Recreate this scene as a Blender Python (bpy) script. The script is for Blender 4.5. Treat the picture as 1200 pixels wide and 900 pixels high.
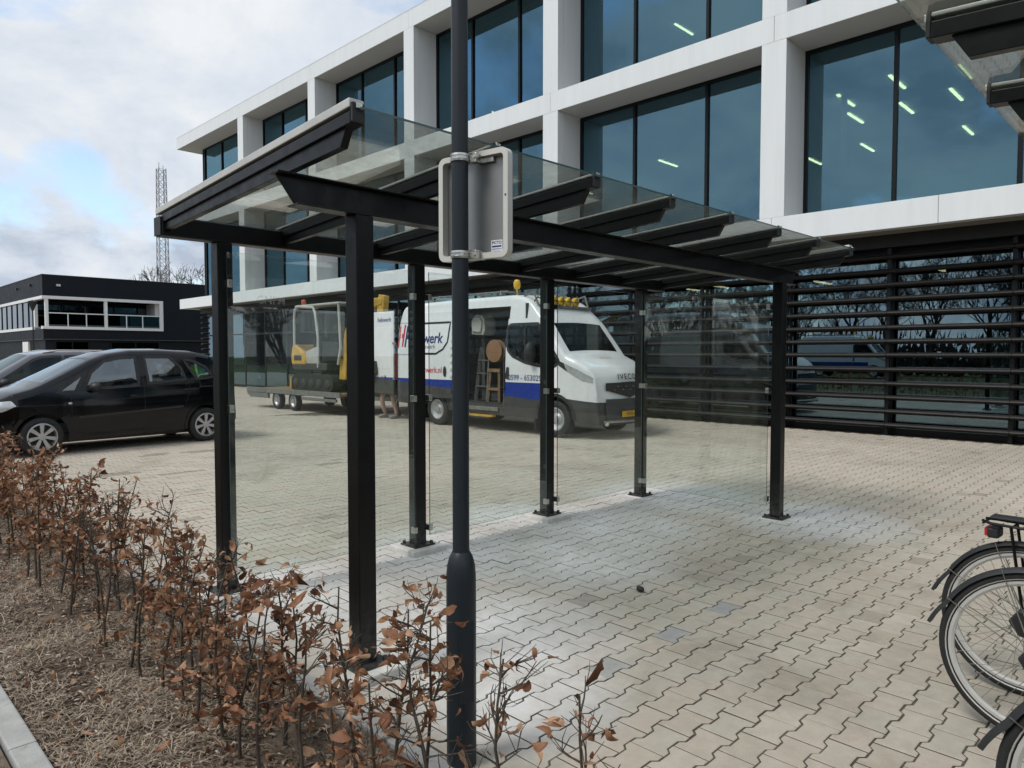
import bpy, bmesh, math, random
import numpy as np
from mathutils import Vector, Matrix, noise as mnoise
R = math.radians
PI = math.pi
rng = random.Random(7)
for o in list(bpy.data.objects):
    bpy.data.objects.remove(o, do_unlink=True)
S = bpy.context.scene
COL = S.collection

# ------------------------------------------------------------------ camera, sky, sun, exposure
# X runs towards the office building, Y along its facade, Z up (metres)
cam = bpy.data.cameras.new('camera')
cam.sensor_width = 36.0
cam.lens = 36.0 * 837.8 / 1200.0
cam.clip_end = 2000
camo = bpy.data.objects.new('camera', cam)
COL.objects.link(camo)
camo.location = (0, 0, 1.6)
camo.rotation_euler = (R(90 - 2.423), 0, R(44.657 - 90))
S.camera = camo

SUN_EL, SUN_AZ = 54.0, 165.0          # azimuth of the sun seen from the place, from +X towards +Y
wd = bpy.data.worlds.new('World'); S.world = wd; wd.use_nodes = True
nt = wd.node_tree; nt.nodes.clear()
def wn(t, **k):
    n = nt.nodes.new(t)
    for a, b in k.items(): setattr(n, a, b)
    return n
def wl(a, b): nt.links.new(a, b)
sky = wn('ShaderNodeTexSky', sky_type='NISHITA', sun_disc=False)
sky.sun_elevation = R(SUN_EL); sky.sun_rotation = R(90 - SUN_AZ); sky.altitude = 10; sky.dust_density = 0.6
tc = wn('ShaderNodeTexCoord'); sep = wn('ShaderNodeSeparateXYZ'); wl(tc.outputs['Generated'], sep.inputs[0])
ab = wn('ShaderNodeMath', operation='ABSOLUTE'); wl(sep.outputs['Z'], ab.inputs[0])
ad = wn('ShaderNodeMath', operation='ADD'); wl(ab.outputs[0], ad.inputs[0]); ad.inputs[1].default_value = 0.42
dx = wn('ShaderNodeMath', operation='DIVIDE'); wl(sep.outputs['X'], dx.inputs[0]); wl(ad.outputs[0], dx.inputs[1])
dy = wn('ShaderNodeMath', operation='DIVIDE'); wl(sep.outputs['Y'], dy.inputs[0]); wl(ad.outputs[0], dy.inputs[1])
cb = wn('ShaderNodeCombineXYZ'); wl(dx.outputs[0], cb.inputs[0]); wl(dy.outputs[0], cb.inputs[1]); cb.inputs[2].default_value = 3.7
def wnoise(sc, det, ro, dist=0.0, off=(0, 0, 0)):
    m = wn('ShaderNodeMapping'); m.inputs['Location'].default_value = off; wl(cb.outputs[0], m.inputs['Vector'])
    n = wn('ShaderNodeTexNoise'); n.inputs['Scale'].default_value = sc; n.inputs['Detail'].default_value = det
    n.inputs['Roughness'].default_value = ro; n.inputs['Distortion'].default_value = dist
    wl(m.outputs[0], n.inputs['Vector']); return n
def wramp(src, stops):
    r = wn('ShaderNodeValToRGB'); e = r.color_ramp.elements
    e[0].position, e[0].color = stops[0][0], stops[0][1]
    e[1].position, e[1].color = stops[1][0], stops[1][1]
    for p, c in stops[2:]:
        x = e.new(p); x.color = c
    wl(src, r.inputs[0]); return r
cover = wnoise(1.9, 10, 0.55, 0.25, (2.05, 0.1, 0))
cmask = wramp(cover.outputs['Fac'], [(0.38, (.25, .25, .25, 1)), (0.47, (1, 1, 1, 1))])
shade = wnoise(2.6, 12, 0.6, 0.3, (6.2, 3.4000000000000004, 0))
ccol = wramp(shade.outputs['Fac'], [(0.36, (3.2, 3.7, 4.5, 1)), (0.47, (4.7, 5.1, 5.7, 1)), (0.62, (5.9, 6.1, 6.3, 1))])
blue = wn('ShaderNodeMix', data_type='RGBA', blend_type='MULTIPLY'); blue.inputs['Factor'].default_value = 1
wl(sky.outputs[0], blue.inputs['A']); blue.inputs['B'].default_value = (1.5, 1.6, 1.65, 1)
mix = wn('ShaderNodeMix', data_type='RGBA')
wl(cmask.outputs[0], mix.inputs['Factor']); wl(blue.outputs['Result'], mix.inputs['A']); wl(ccol.outputs[0], mix.inputs['B'])
bg = wn('ShaderNodeBackground'); bg.inputs['Strength'].default_value = 0.1
wl(mix.outputs['Result'], bg.inputs['Color'])
wo = wn('ShaderNodeOutputWorld'); wl(bg.outputs[0], wo.inputs['Surface'])

sl = bpy.data.lights.new('sun', 'SUN'); sl.energy = 1.5; sl.angle = R(20); sl.color = (1.0, 0.96, 0.9)
so = bpy.data.objects.new('sun', sl); COL.objects.link(so)
sd = Vector((math.cos(R(SUN_EL)) * math.cos(R(SUN_AZ)), math.cos(R(SUN_EL)) * math.sin(R(SUN_AZ)), math.sin(R(SUN_EL))))
so.rotation_euler = sd.to_track_quat('Z', 'Y').to_euler()
so.location = sd * 60

S.view_settings.view_transform = 'Standard'; S.view_settings.look = 'None'
S.view_settings.exposure = 0.56; S.view_settings.gamma = 1.0
S.view_settings.use_curve_mapping = False
S.render.engine = 'CYCLES'
S.cycles.max_bounces = 10; S.cycles.transparent_max_bounces = 24
S.cycles.glossy_bounces = 4; S.cycles.diffuse_bounces = 3; S.cycles.transmission_bounces = 6
S.cycles.caustics_reflective = False; S.cycles.caustics_refractive = False

# ------------------------------------------------------------------ mesh helpers
class MB:
    def __init__(s): s.v = []; s.f = []
    def add(s, v, f):
        n = len(s.v); s.v += [tuple(p) for p in v]; s.f += [tuple(i + n for i in q) for q in f]; return s
    def box(s, c, d, rz=0.0, m=None):
        x, y, z = d[0] / 2, d[1] / 2, d[2] / 2
        p = [Vector(q) for q in ((-x, -y, -z), (x, -y, -z), (x, y, -z), (-x, y, -z), (-x, -y, z), (x, -y, z), (x, y, z), (-x, y, z))]
        if m is not None: p = [m @ q for q in p]
        elif rz: p = [Matrix.Rotation(rz, 3, 'Z') @ q for q in p]
        c = Vector(c)
        return s.add([q + c for q in p], [(0, 3, 2, 1), (4, 5, 6, 7), (0, 1, 5, 4), (1, 2, 6, 5), (2, 3, 7, 6), (3, 0, 4, 7)])
    def bb(s, x0, x1, y0, y1, z0, z1):
        return s.box(((x0 + x1) / 2, (y0 + y1) / 2, (z0 + z1) / 2), (abs(x1 - x0), abs(y1 - y0), abs(z1 - z0)))
    def bar(s, a, b, w, h, up=(0, 0, 1)):
        a, b = Vector(a), Vector(b); d = b - a; L = d.length; d.normalize(); up = Vector(up)
        sx = d.cross(up)
        if sx.length < 1e-4: sx = d.cross(Vector((1, 0, 0)))
        sx.normalize(); uz = sx.cross(d)
        m = Matrix((d, sx, uz)).transposed()
        return s.box((a + b) / 2, (L, w, h), m=m)
    def tube(s, pts, r, n=8, cap=True):
        pts = [Vector(p) for p in pts]
        if not isinstance(r, (list, tuple)): r = [r] * len(pts)
        base = len(s.v); ref = None
        for i, p in enumerate(pts):
            t = (pts[min(i + 1, len(pts) - 1)] - pts[max(i - 1, 0)])
            if t.length < 1e-9: t = Vector((0, 0, 1))
            t.normalize()
            if ref is None:
                ref = t.cross(Vector((0, 0, 1)))
                if ref.length < 1e-3: ref = t.cross(Vector((1, 0, 0)))
            ref = ref - t * ref.dot(t)
            if ref.length < 1e-5: ref = t.orthogonal()
            ref.normalize(); q = t.cross(ref)
            for k in range(n):
                a = 2 * PI * k / n
                s.v.append(tuple(p + (ref * math.cos(a) + q * math.sin(a)) * r[i]))
        for i in range(len(pts) - 1):
            for k in range(n):
                k2 = (k + 1) % n
                s.f.append((base + i * n + k, base + i * n + k2, base + (i + 1) * n + k2, base + (i + 1) * n + k))
        if cap:
            s.f.append(tuple(base + k for k in range(n))[::-1]); e = base + (len(pts) - 1) * n
            s.f.append(tuple(e + k for k in range(n)))
        return s
    def lathe(s, prof, n=24, c=(0, 0, 0), axis='Z', closed=False):
        base = len(s.v); c = Vector(c)
        for (r, h) in prof:
            for k in range(n):
                a = 2 * PI * k / n; p = Vector((r * math.cos(a), r * math.sin(a), h))
                if axis == 'Y': p = Vector((p.x, p.z, -p.y))
                elif axis == 'X': p = Vector((p.z, p.y, -p.x))
                s.v.append(tuple(p + c))
        m = len(prof)
        for i in range(m if closed else m - 1):
            i2 = (i + 1) % m
            for k in range(n):
                k2 = (k + 1) % n
                s.f.append((base + i * n + k, base + i * n + k2, base + i2 * n + k2, base + i2 * n + k))
        return s
    def prism(s, poly, d0, d1, plane='XZ'):
        def P(a, b, d):
            return (a, d, b) if plane == 'XZ' else ((d, a, b) if plane == 'YZ' else (a, b, d))
        n = len(poly); v = [P(a, b, d0) for a, b in poly] + [P(a, b, d1) for a, b in poly]
        f = [tuple(range(n))[::-1], tuple(range(n, 2 * n))] + [(i, (i + 1) % n, n + (i + 1) % n, n + i) for i in range(n)]
        return s.add(v, f)
    def sphere(s, c, r, n=10, m=7, sc=(1, 1, 1)):
        pr = [(max(1e-4, math.sin(PI * i / m)) * r, -math.cos(PI * i / m) * r) for i in range(m + 1)]
        b = len(s.v); s.lathe(pr, n)
        for i in range(b, len(s.v)):
            q = s.v[i]; s.v[i] = (q[0] * sc[0] + c[0], q[1] * sc[1] + c[1], q[2] * sc[2] + c[2])
        return s
    def mesh(s, name, smooth=None):
        me = bpy.data.meshes.new(name); me.from_pydata(s.v, [], s.f)
        b = bmesh.new(); b.from_mesh(me); bmesh.ops.recalc_face_normals(b, faces=b.faces); b.to_mesh(me); b.free()
        if smooth is not None:
            me.polygons.foreach_set('use_smooth', [True] * len(me.polygons)); me.set_sharp_from_angle(angle=R(smooth))
        return me
def obj(name, mb, mat, parent=None, smooth=None, bevel=0.0, label=None, kind=None, loc=None, rot=None, norecalc=False):
    me = mb if isinstance(mb, bpy.types.Mesh) else mb.mesh(name, smooth)
    if mat is not None and len(me.materials) == 0: me.materials.append(mat)
    o = bpy.data.objects.new(name, me); COL.objects.link(o)
    if parent is not None: o.parent = parent
    if loc: o.location = loc
    if rot: o.rotation_euler = rot
    if bevel:
        m = o.modifiers.new('bevel', 'BEVEL'); m.width = bevel; m.segments = 2; m.limit_method = 'ANGLE'; m.angle_limit = R(40)
    if label: o['label'] = label
    if kind: o['kind'] = kind
    return o
def tag(o, label, cat, group=None):
    o['label'] = label; o['category'] = cat
    if group: o['group'] = group
    return o
def thing(name, label, cat, loc=(0, 0, 0), rz=0.0, group=None):
    o = bpy.data.objects.new(name, None); COL.objects.link(o); o.empty_display_size = 0.2
    o.location = loc; o.rotation_euler = (0, 0, rz)
    return tag(o, label, cat, group)
def copy_tree(o, parent=None):
    c = o.copy(); COL.objects.link(c); c.parent = parent
    for ch in list(o.children): copy_tree(ch, c)
    return c
def text_mesh(txt, size, align='CENTER', shear=0.0, bold=0.0, space=1.0):
    cu = bpy.data.curves.new('lettering', 'FONT'); cu.body = txt; cu.size = size; cu.align_x = align; cu.align_y = 'CENTER'
    cu.shear = shear; cu.offset = bold; cu.space_character = space; cu.resolution_u = 3
    o = bpy.data.objects.new('lettering', cu); COL.objects.link(o)
    dg = bpy.context.evaluated_depsgraph_get()
    me = bpy.data.meshes.new_from_object(o.evaluated_get(dg)); bpy.data.objects.remove(o, do_unlink=True); bpy.data.curves.remove(cu)
    return me

# ------------------------------------------------------------------ materials
class Mat:
    def __init__(s, name):
        s.m = bpy.data.materials.new(name); s.m.use_nodes = True; s.t = s.m.node_tree; s.t.nodes.clear()
        s.out = s.n('ShaderNodeOutputMaterial')
    def n(s, t, **k):
        x = s.t.nodes.new(t)
        for a, b in k.items():
            if a in x.inputs: 
                x.inputs[a].default_value = b
            else: setattr(x, a, b)
        return x
    def l(s, a, b): s.t.links.new(a, b)
    def pos(s): return s.n('ShaderNodeNewGeometry').outputs['Position']
    def objc(s): return s.n('ShaderNodeTexCoord').outputs['Object']
    def noise(s, vec, scale, det=4, ro=0.55, dist=0):
        x = s.n('ShaderNodeTexNoise'); x.inputs['Scale'].default_value = scale; x.inputs['Detail'].default_value = det
        x.inputs['Roughness'].default_value = ro; x.inputs['Distortion'].default_value = dist
        if vec is not None: s.l(vec, x.inputs['Vector'])
        return x.outputs['Fac']
    def ramp(s, src, stops):
        r = s.n('ShaderNodeValToRGB'); e = r.color_ramp.elements
        for i, (p, c) in enumerate(stops):
            if i < 2: e[i].position = p; x = e[i]
            else: x = e.new(p)
            x.color = c if len(c) == 4 else (*c, 1)
        s.l(src, r.inputs[0]); return r.outputs['Color']
    def mixc(s, fac, a, b, mode='MIX'):
        x = s.n('ShaderNodeMix', data_type='RGBA', blend_type=mode)
        for i, q in (('Factor', fac), ('A', a), ('B', b)):
            if isinstance(q, (int, float)): x.inputs[i].default_value = q
            elif isinstance(q, tuple): x.inputs[i].default_value = q if len(q) == 4 else (*q, 1)
            else: s.l(q, x.inputs[i])
        return x.outputs['Result']
    def math(s, op, a, b=None):
        x = s.n('ShaderNodeMath', operation=op)
        for i, q in enumerate((a, b)):
            if q is None: continue
            if isinstance(q, (int, float)): x.inputs[i].default_value = q
            else: s.l(q, x.inputs[i])
        return x.outputs[0]
    def bsdf(s, col=(.5, .5, .5), rough=.5, metal=0.0, spec=.5, coat=0.0):
        b = s.n('ShaderNodeBsdfPrincipled')
        for nm, q in (('Base Color', col), ('Roughness', rough), ('Metallic', metal), ('Specular IOR Level', spec), ('Coat Weight', coat)):
            if isinstance(q, (int, float)): b.inputs[nm].default_value = q
            elif isinstance(q, tuple): b.inputs[nm].default_value = q if len(q) == 4 else (*q, 1)
            else: s.l(q, b.inputs[nm])
        s.b = b; s.l(b.outputs[0], s.out.inputs['Surface']); return b
    def bump(s, h, st=.3, d=.01):
        x = s.n('ShaderNodeBump'); x.inputs['Strength'].default_value = st; x.inputs['Distance'].default_value = d
        s.l(h, x.inputs['Height']); s.l(x.outputs[0], s.b.inputs['Normal'])
def simple(name, col, rough=.5, metal=0.0, var=.12, scale=6.0, bump=0.0, coat=0.0, spec=.5, world=False, rvar=0.12):
    m = Mat(name); v = m.pos() if world else m.objc()
    f = m.noise(v, scale, 5, .6)
    lo = tuple(c * (1 - var) for c in col); hi = tuple(min(1, c * (1 + var)) for c in col)
    c = m.ramp(f, [(.3, lo), (.7, hi)])
    f2 = m.noise(v, scale * 3.1, 4, .6)
    r = m.math('ADD', m.math('MULTIPLY', f2, rvar * 2), rough - rvar)
    m.bsdf(c, r, metal, spec, coat)
    if bump: m.bump(m.noise(v, scale * 14, 4, .6), bump, .004)
    return m.m
def glass(name, tint, refl, gcol=(1, 1, 1), dirt=0.0, dirtscale=6.0, rough=0.0, dcol=(.55, .55, .5), fres=1.5):
    m = Mat(name)
    tr = m.n('ShaderNodeBsdfTransparent'); tr.inputs[0].default_value = (*tint, 1)
    gl = m.n('ShaderNodeBsdfGlossy'); gl.inputs['Color'].default_value = (*gcol, 1); gl.inputs['Roughness'].default_value = rough
    fr = m.n('ShaderNodeLayerWeight'); fr.inputs['Blend'].default_value = .5
    f0 = .04 + refl
    fac = m.math('MINIMUM', m.math('ADD', m.math('MULTIPLY', m.math('POWER', fr.outputs['Facing'], 5.0), 1 - f0), f0), 1.0)
    mx = m.n('ShaderNodeMixShader'); m.l(fac, mx.inputs[0]); m.l(tr.outputs[0], mx.inputs[1]); m.l(gl.outputs[0], mx.inputs[2])
    last = mx
    if dirt:
        v = m.pos(); f = m.noise(v, dirtscale, 6, .65, .3); g = m.noise(v, dirtscale * 9, 3, .6)
        k = m.ramp(m.math('MULTIPLY', f, m.math('ADD', g, .45)), [(.25, (0, 0, 0)), (.75, (dirt * 2, dirt * 2, dirt * 2))])
        df = m.n('ShaderNodeBsdfDiffuse'); df.inputs[0].default_value = (*dcol, 1)
        m2 = m.n('ShaderNodeMixShader'); m.l(k, m2.inputs[0]); m.l(mx.outputs[0], m2.inputs[1]); m.l(df.outputs[0], m2.inputs[2]); last = m2
    m.l(last.outputs[0], m.out.inputs['Surface']); return m.m
def emit(name, col, st):
    m = Mat(name); e = m.n('ShaderNodeEmission'); e.inputs[0].default_value = (*col, 1); e.inputs[1].default_value = st
    m.l(e.outputs[0], m.out.inputs['Surface']); return m.m

M = {}
def steel():
    m = Mat('black_powder_coat'); p = m.pos(); sp = m.n('ShaderNodeSeparateXYZ'); m.l(p, sp.inputs[0])
    f = m.noise(p, 9, 6, .7); base = m.ramp(f, [(.3, (.0028, .003, .0033)), (.72, (.0055, .0056, .0058))])
    low = m.math('MAXIMUM', m.math('SUBTRACT', 1.0, m.math('DIVIDE', sp.outputs[2], .45)), 0.0)
    dust = m.math('MULTIPLY', m.math('POWER', low, 1.5), m.ramp(m.noise(p, 26, 5, .7), [(.35, (0, 0, 0)), (.75, (.5, .5, .5))]))
    scuff = m.ramp(m.noise(p, 40, 6, .75, 1.0), [(.66, (0, 0, 0)), (.72, (.10, .10, .10))])
    c = m.mixc(m.math('MAXIMUM', dust, scuff), base, (.22, .21, .19))
    m.bsdf(c, m.ramp(m.noise(p, 14, 5, .65), [(.3, (.28,) * 3), (.75, (.5,) * 3)]), 0, .3); m.bump(m.noise(p, 300, 2, .5), .08, .001); return m.m
M['black_steel'] = steel()
M['lamp_grey'] = simple('anthracite_paint', (.020, .026, .032), .42, 0, .1, 4, .1, spec=.3)
M['alu'] = simple('aluminium_profile', (.58, .57, .54), .45, .2, .08, 8)
M['steel'] = simple('stainless_steel', (.55, .54, .5), .3, 1, .1, 20)
M['sign_back'] = simple('sign_back_aluminium', (.34, .34, .33), .42, .75, .08, 3)
M['sign_rim'] = simple('sign_rim_white', (.66, .65, .6), .4, .1, .05, 5)
M['sticker'] = simple('sticker_white', (.75, .76, .8), .5, 0, .02)
M['ink'] = simple('ink_navy', (.02, .025, .07), .5, 0, .05)
M['ink_pale'] = simple('ink_pale_blue', (.3, .32, .5), .5, 0, .1)
M['concrete'] = simple('footing_concrete', (.60, .59, .55), .85, 0, .18, 9, .5)
M['kerb'] = simple('kerb_concrete', (.36, .36, .34), .85, 0, .2, 7, .6)
M['white_clad'] = simple('white_cladding', (.775, .80, .805), .45, 0, .02, .6, world=True)
def clad():
    m = Mat('white_cladding_panel'); p = m.pos(); mp = m.n('ShaderNodeMapping'); mp.inputs['Scale'].default_value = (3.2, 3.2, .25); m.l(p, mp.inputs['Vector'])
    streak = m.noise(mp.outputs[0], 1.6, 6, .65); c = m.ramp(streak, [(.3, (.735, .755, .755)), (.55, (.775, .80, .805)), (.8, (.79, .81, .815))])
    c = m.mixc(.5, c, m.ramp(m.noise(p, .35, 3, .5), [(.3, (.95, .955, .96)), (.7, (1.03, 1.03, 1.03))]), 'MULTIPLY')
    m.bsdf(c, .42, 0, .4); return m.m
M['white_clad'] = clad()
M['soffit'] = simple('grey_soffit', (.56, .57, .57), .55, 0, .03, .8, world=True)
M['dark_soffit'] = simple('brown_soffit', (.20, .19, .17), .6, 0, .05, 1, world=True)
M['frame'] = simple('dark_window_frame', (.006, .007, .008), .4, 0, .1, 3, spec=.25)
M['slat'] = simple('dark_louvre', (.016, .0155, .015), .5, 0, .15, 1.5, world=True, spec=.25)
M['win'] = glass('tinted_window_glass', (.24, .40, .43), .20, (.40, .70, .86))
M['win_low'] = glass('ground_floor_glass', (.18, .25, .27), .25, (.50, .70, .80))
M['panel_glass'] = glass('clear_glass', (.93, .965, .95), .02, (1, 1, 1), .02, 3.0)
M['roof_glass'] = glass('dusty_roof_glass', (.87, .905, .885), .03, (1, 1, 1), .12, 2.2)
M['glass_edge'] = simple('green_glass_edge', (.06, .11, .10), .15, 0, .1)
M['etched'] = glass('etched_print', (.97, .97, .97), .0, (1, 1, 1), .22, 40, dcol=(.95, .95, .95))
M['car_glass'] = glass('car_glass', (.55, .62, .62), .14, (.85, .95, 1))
M['cab_glass'] = glass('cab_glass', (.45, .5, .48), .01)
M['dark_glass'] = glass('dark_car_glass', (.12, .14, .14), .0, (.7, .8, .8))
M['car_black'] = simple('black_car_paint', (.0025, .0027, .0035), .08, 0, .2, 2, coat=.0, rvar=.02, spec=.4)
M['car_grey'] = simple('grey_car_paint', (.10, .10, .115), .25, .5, .1, 2, coat=.8, rvar=.05)
M['rubber'] = simple('tyre_rubber', (.018, .018, .018), .75, 0, .3, 12, .3)
M['plastic'] = simple('black_plastic', (.02, .02, .021), .55, 0, .2, 10, .2)
M['dark_grey_plastic'] = simple('grey_plastic', (.05, .05, .052), .6, 0, .2, 8, .2)
M['rim'] = simple('silver_rim', (.48, .48, .48), .35, .7, .15, 12)
M['seat'] = simple('car_seat_fabric', (.05, .052, .058), .85, 0, .2, 12)
M['hivis'] = simple('hi_vis_green', (.22, .62, .04), .7, 0, .35, 14)
M['hivis_y'] = simple('hi_vis_yellow', (.75, .72, .06), .6, 0, .1, 14)
M['lamp_clear'] = simple('headlamp_glass', (.62, .64, .64), .15, .4, .25, 14, coat=1)
M['red_lamp'] = simple('red_lamp', (.10, .006, .009), .2, 0, .2, 8, coat=1)
M['amber'] = simple('amber_lamp', (.75, .45, .015), .25, 0, .2, 10, coat=.8)
M['orange_lamp'] = simple('orange_beacon', (.6, .13, .05), .3, 0, .2, 10, coat=.8)
M['yellow'] = simple('digger_yellow', (.50, .30, .04), .45, 0, .25, 6)
M['cab_grey'] = simple('cab_grey_paint', (.42, .42, .38), .45, 0, .15, 5)
M['mach_grey'] = simple('machine_dark_grey', (.035, .035, .034), .65, 0, .3, 6, .2)
M['galv'] = simple('galvanised_steel', (.20, .20, .185), .55, .4, .25, 9)
M['van_gear'] = simple('worn_grey_metal', (.13, .13, .125), .6, .3, .3, 9)
M['wood'] = simple('plywood', (.22, .13, .065), .7, 0, .3, 9)
M['white_paint'] = simple('white_plain', (.78, .78, .77), .4, 0, .05, 4)
M['skin'] = simple('skin', (.46, .29, .23), .55, 0, .1, 20)
M['cloth_dark'] = simple('dark_workwear', (.03, .033, .04), .85, 0, .2, 25)
M['shoe'] = simple('grey_shoe', (.25, .24, .22), .7, 0, .3, 25)
M['plate'] = simple('plate_yellow', (.72, .40, .02), .45, 0, .05)
M['dark_clad'] = simple('dark_cladding', (.0085, .0105, .0155), .55, 0, .12, .8, world=True, spec=.2)
M['black_win'] = glass('office_glass', (.06, .07, .07), .09, (.8, .88, .95))
M['ceil'] = simple('ceiling', (.55, .55, .53), .8, 0, .05, 2)
M['carpet'] = simple('carpet', (.12, .12, .125), .9, 0, .2, 8)
M['strip'] = emit('led_strip', (1, .52, .24), 13)
M['mast'] = simple('mast_steel', (.30, .30, .31), .6, .3, .1, 1)
M['blue_text'] = simple('print_blue', (.015, .03, .16), .45, 0, .05)
M['red_text'] = simple('print_red', (.55, .02, .03), .45, 0, .05)
M['grey_text'] = simple('print_grey', (.25, .26, .3), .45, 0, .05)
M['black_text'] = simple('print_black', (.012, .012, .014), .45, 0, .05)
M['moulding'] = simple('reel_cardboard', (.24, .13, .065), .8, 0, .2, 10)

def van_paint():
    m = Mat('van_livery'); c = m.objc(); sp = m.n('ShaderNodeSeparateXYZ'); m.l(c, sp.inputs[0]); x, z = sp.outputs[0], sp.outputs[2]
    low = m.math('ADD', m.math('MULTIPLY', x, -.055), .775)            # lower edge of the blue band climbs to the rear
    nm = m.noise(c, 3, 5, .6)
    white = m.ramp(nm, [(.3, (.74, .75, .75)), (.7, (.80, .81, .81))])
    isblue = m.math('LESS_THAN', z, 1.03); isdark = m.math('LESS_THAN', z, low)
    front = m.math('GREATER_THAN', x, 1.42)
    isblue = m.math('MULTIPLY', isblue, m.math('SUBTRACT', 1.0, front))
    fdark = m.math('MULTIPLY', front, m.math('LESS_THAN', z, m.math('SUBTRACT', .82, m.math('MULTIPLY', m.math('SUBTRACT', x, 1.42), .10))))
    isdark = m.math('MAXIMUM', m.math('MULTIPLY', isdark, m.math('SUBTRACT', 1.0, front)), fdark)
    a = m.mixc(isblue, white, (.016, .04, .26))
    grime = m.ramp(m.noise(c, 5, 6, .65), [(.35, (.035, .035, .035)), (.75, (.07, .067, .062))])
    a = m.mixc(isdark, a, grime)
    m.bsdf(a, m.math('ADD', m.math('MULTIPLY', isdark, .4), .25), 0, .5, .3); return m.m
M['van'] = van_paint()

def paver_mat(name, src):
    m = Mat(name); p = m.pos()
    if src == 'obj': t = m.n('ShaderNodeObjectInfo').outputs['Random']
    else: t = m.n('ShaderNodeAttribute', attribute_name='tone').outputs['Fac']
    base = m.ramp(t, [(0.0, (.30, .265, .22)), (.02, (.43, .385, .315)), (.33, (.475, .415, .35)), (.66, (.44, .41, .34)), (1.0, (.50, .45, .38))])
    big = m.noise(p, .55, 4, .6); base = m.mixc(.55, base, m.ramp(big, [(.3, (.86, .86, .85)), (.7, (1.12, 1.11, 1.10))]), 'MULTIPLY')
    sand = m.noise(p, 260, 3, .7); base = m.mixc(.5, base, m.ramp(sand, [(.25, (.66, .66, .66)), (.75, (1.32, 1.32, 1.32))]), 'MULTIPLY')
    mid = m.noise(p, 13, 5, .65); base = m.mixc(.6, base, m.ramp(mid, [(.3, (.82, .81, .80)), (.72, (1.12, 1.12, 1.12))]), 'MULTIPLY')
    wear = m.noise(p, .9, 7, .72, .8); base = m.mixc(.8, base, m.ramp(wear, [(.34, (.78, .765, .74)), (.48, (.99, .99, .985)), (.66, (1.05, 1.045, 1.03))]), 'MULTIPLY')
    spots = m.ramp(m.noise(p, 34, 2, .5), [(.70, (0, 0, 0)), (.76, (1, 1, 1))]); base = m.mixc(m.math('MULTIPLY', spots, .35), base, (.27, .245, .21))
    # cement bloom left round the fresh footings
    acc = None
    for (x, y, r) in ((5.3, 4.1, 1.2), (3.75, 4.35, 1.1), (6.9, 2.75, 1.0), (6.9, 4.3, 1.2), (2.7, 3.0, 1.0), (5.0, 4.9, .8), (2.3, 4.3, 1.0), (2.35, 2.3, .6), (4.3, 3.6, 1.0)):
        d = m.n('ShaderNodeVectorMath', operation='DISTANCE'); m.l(p, d.inputs[0]); d.inputs[1].default_value = (x, y, 0)
        q = m.math('SUBTRACT', 1.0, m.math('DIVIDE', d.outputs['Value'], r)); q = m.math('MAXIMUM', q, 0.0)
        acc = q if acc is None else m.math('MAXIMUM', acc, q)
    st = m.math('MULTIPLY', m.math('POWER', acc, .6), m.noise(p, 2.6, 6, .7, .6))
    bl = m.ramp(st, [(.30, (0, 0, 0)), (.56, (.85, .85, .85))])
    wide = m.math('MULTIPLY', m.math('MINIMUM', m.math('MULTIPLY', acc, 2.4), 1.0), .7)
    base = m.mixc(wide, base, m.mixc(.8, (.60, .59, .565), m.ramp(mid, [(.3, (.82,) * 3), (.72, (1.12,) * 3)]), 'MULTIPLY'))
    base = m.mixc(bl, base, (.70, .695, .68))
    m.bsdf(base, m.ramp(mid, [(.3, (.78,) * 3), (.7, (.93,) * 3)]), 0, .3)
    h = m.math('ADD', m.math('MULTIPLY', sand, .4), m.noise(p, 60, 4, .6)); m.bump(h, .35, .003)
    return m.m
M['paver'] = paver_mat('concrete_paver', 'obj'); M['paver_field'] = paver_mat('concrete_paver_field', 'attr')
def tinted_paver(name, a, b):
    m = Mat(name); p = m.pos(); c = m.ramp(m.noise(p, 14, 5, .65), [(.3, a), (.7, b)])
    c = m.mixc(.5, c, m.ramp(m.noise(p, 260, 3, .7), [(.25, (.7,) * 3), (.75, (1.25,) * 3)]), 'MULTIPLY')
    m.bsdf(c, .85, 0, .3); m.bump(m.noise(p, 90, 4, .6), .35, .003); return m.m
M['paver_blue'] = tinted_paver('blue_grey_paver', (.30, .30, .285), (.39, .385, .365))
M['paver_red'] = tinted_paver('reddish_paver', (.31, .27, .235), (.40, .36, .32))
def ground_mat(name, stops, scale, bump=.6, patch=False):
    m = Mat(name); p = m.pos(); f = m.noise(p, scale, 8, .7, .2); c = m.ramp(f, stops)
    c = m.mixc(.6, c, m.ramp(m.noise(p, scale * 14, 4, .7), [(.25, (.6,) * 3), (.75, (1.35,) * 3)]), 'MULTIPLY')
    if patch: c = m.mixc(1.0, c, m.ramp(m.noise(p, 1.9, 5, .65, .6), [(.36, (.42, .38, .35)), (.5, (.9, .88, .85)), (.64, (1.25, 1.22, 1.15))]), 'MULTIPLY')
    m.bsdf(c, .95, 0, .2); m.bump(m.noise(p, scale * 9, 6, .7), bump, .02); return m.m
M['sand'] = ground_mat('joint_sand', [(.3, (.10, .088, .068)), (.7, (.155, .138, .11))], 6)
M['soil'] = ground_mat('bark_mulch_soil', [(.28, (.06, .044, .033)), (.5, (.18, .14, .105)), (.72, (.33, .27, .205))], 4, 1, True)
M['earth'] = ground_mat('grass_earth', [(.3, (.045, .06, .022)), (.7, (.10, .11, .045))], .6)
M['asphalt'] = ground_mat('asphalt', [(.3, (.045, .045, .046)), (.7, (.065, .065, .065))], 3, .2)
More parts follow.
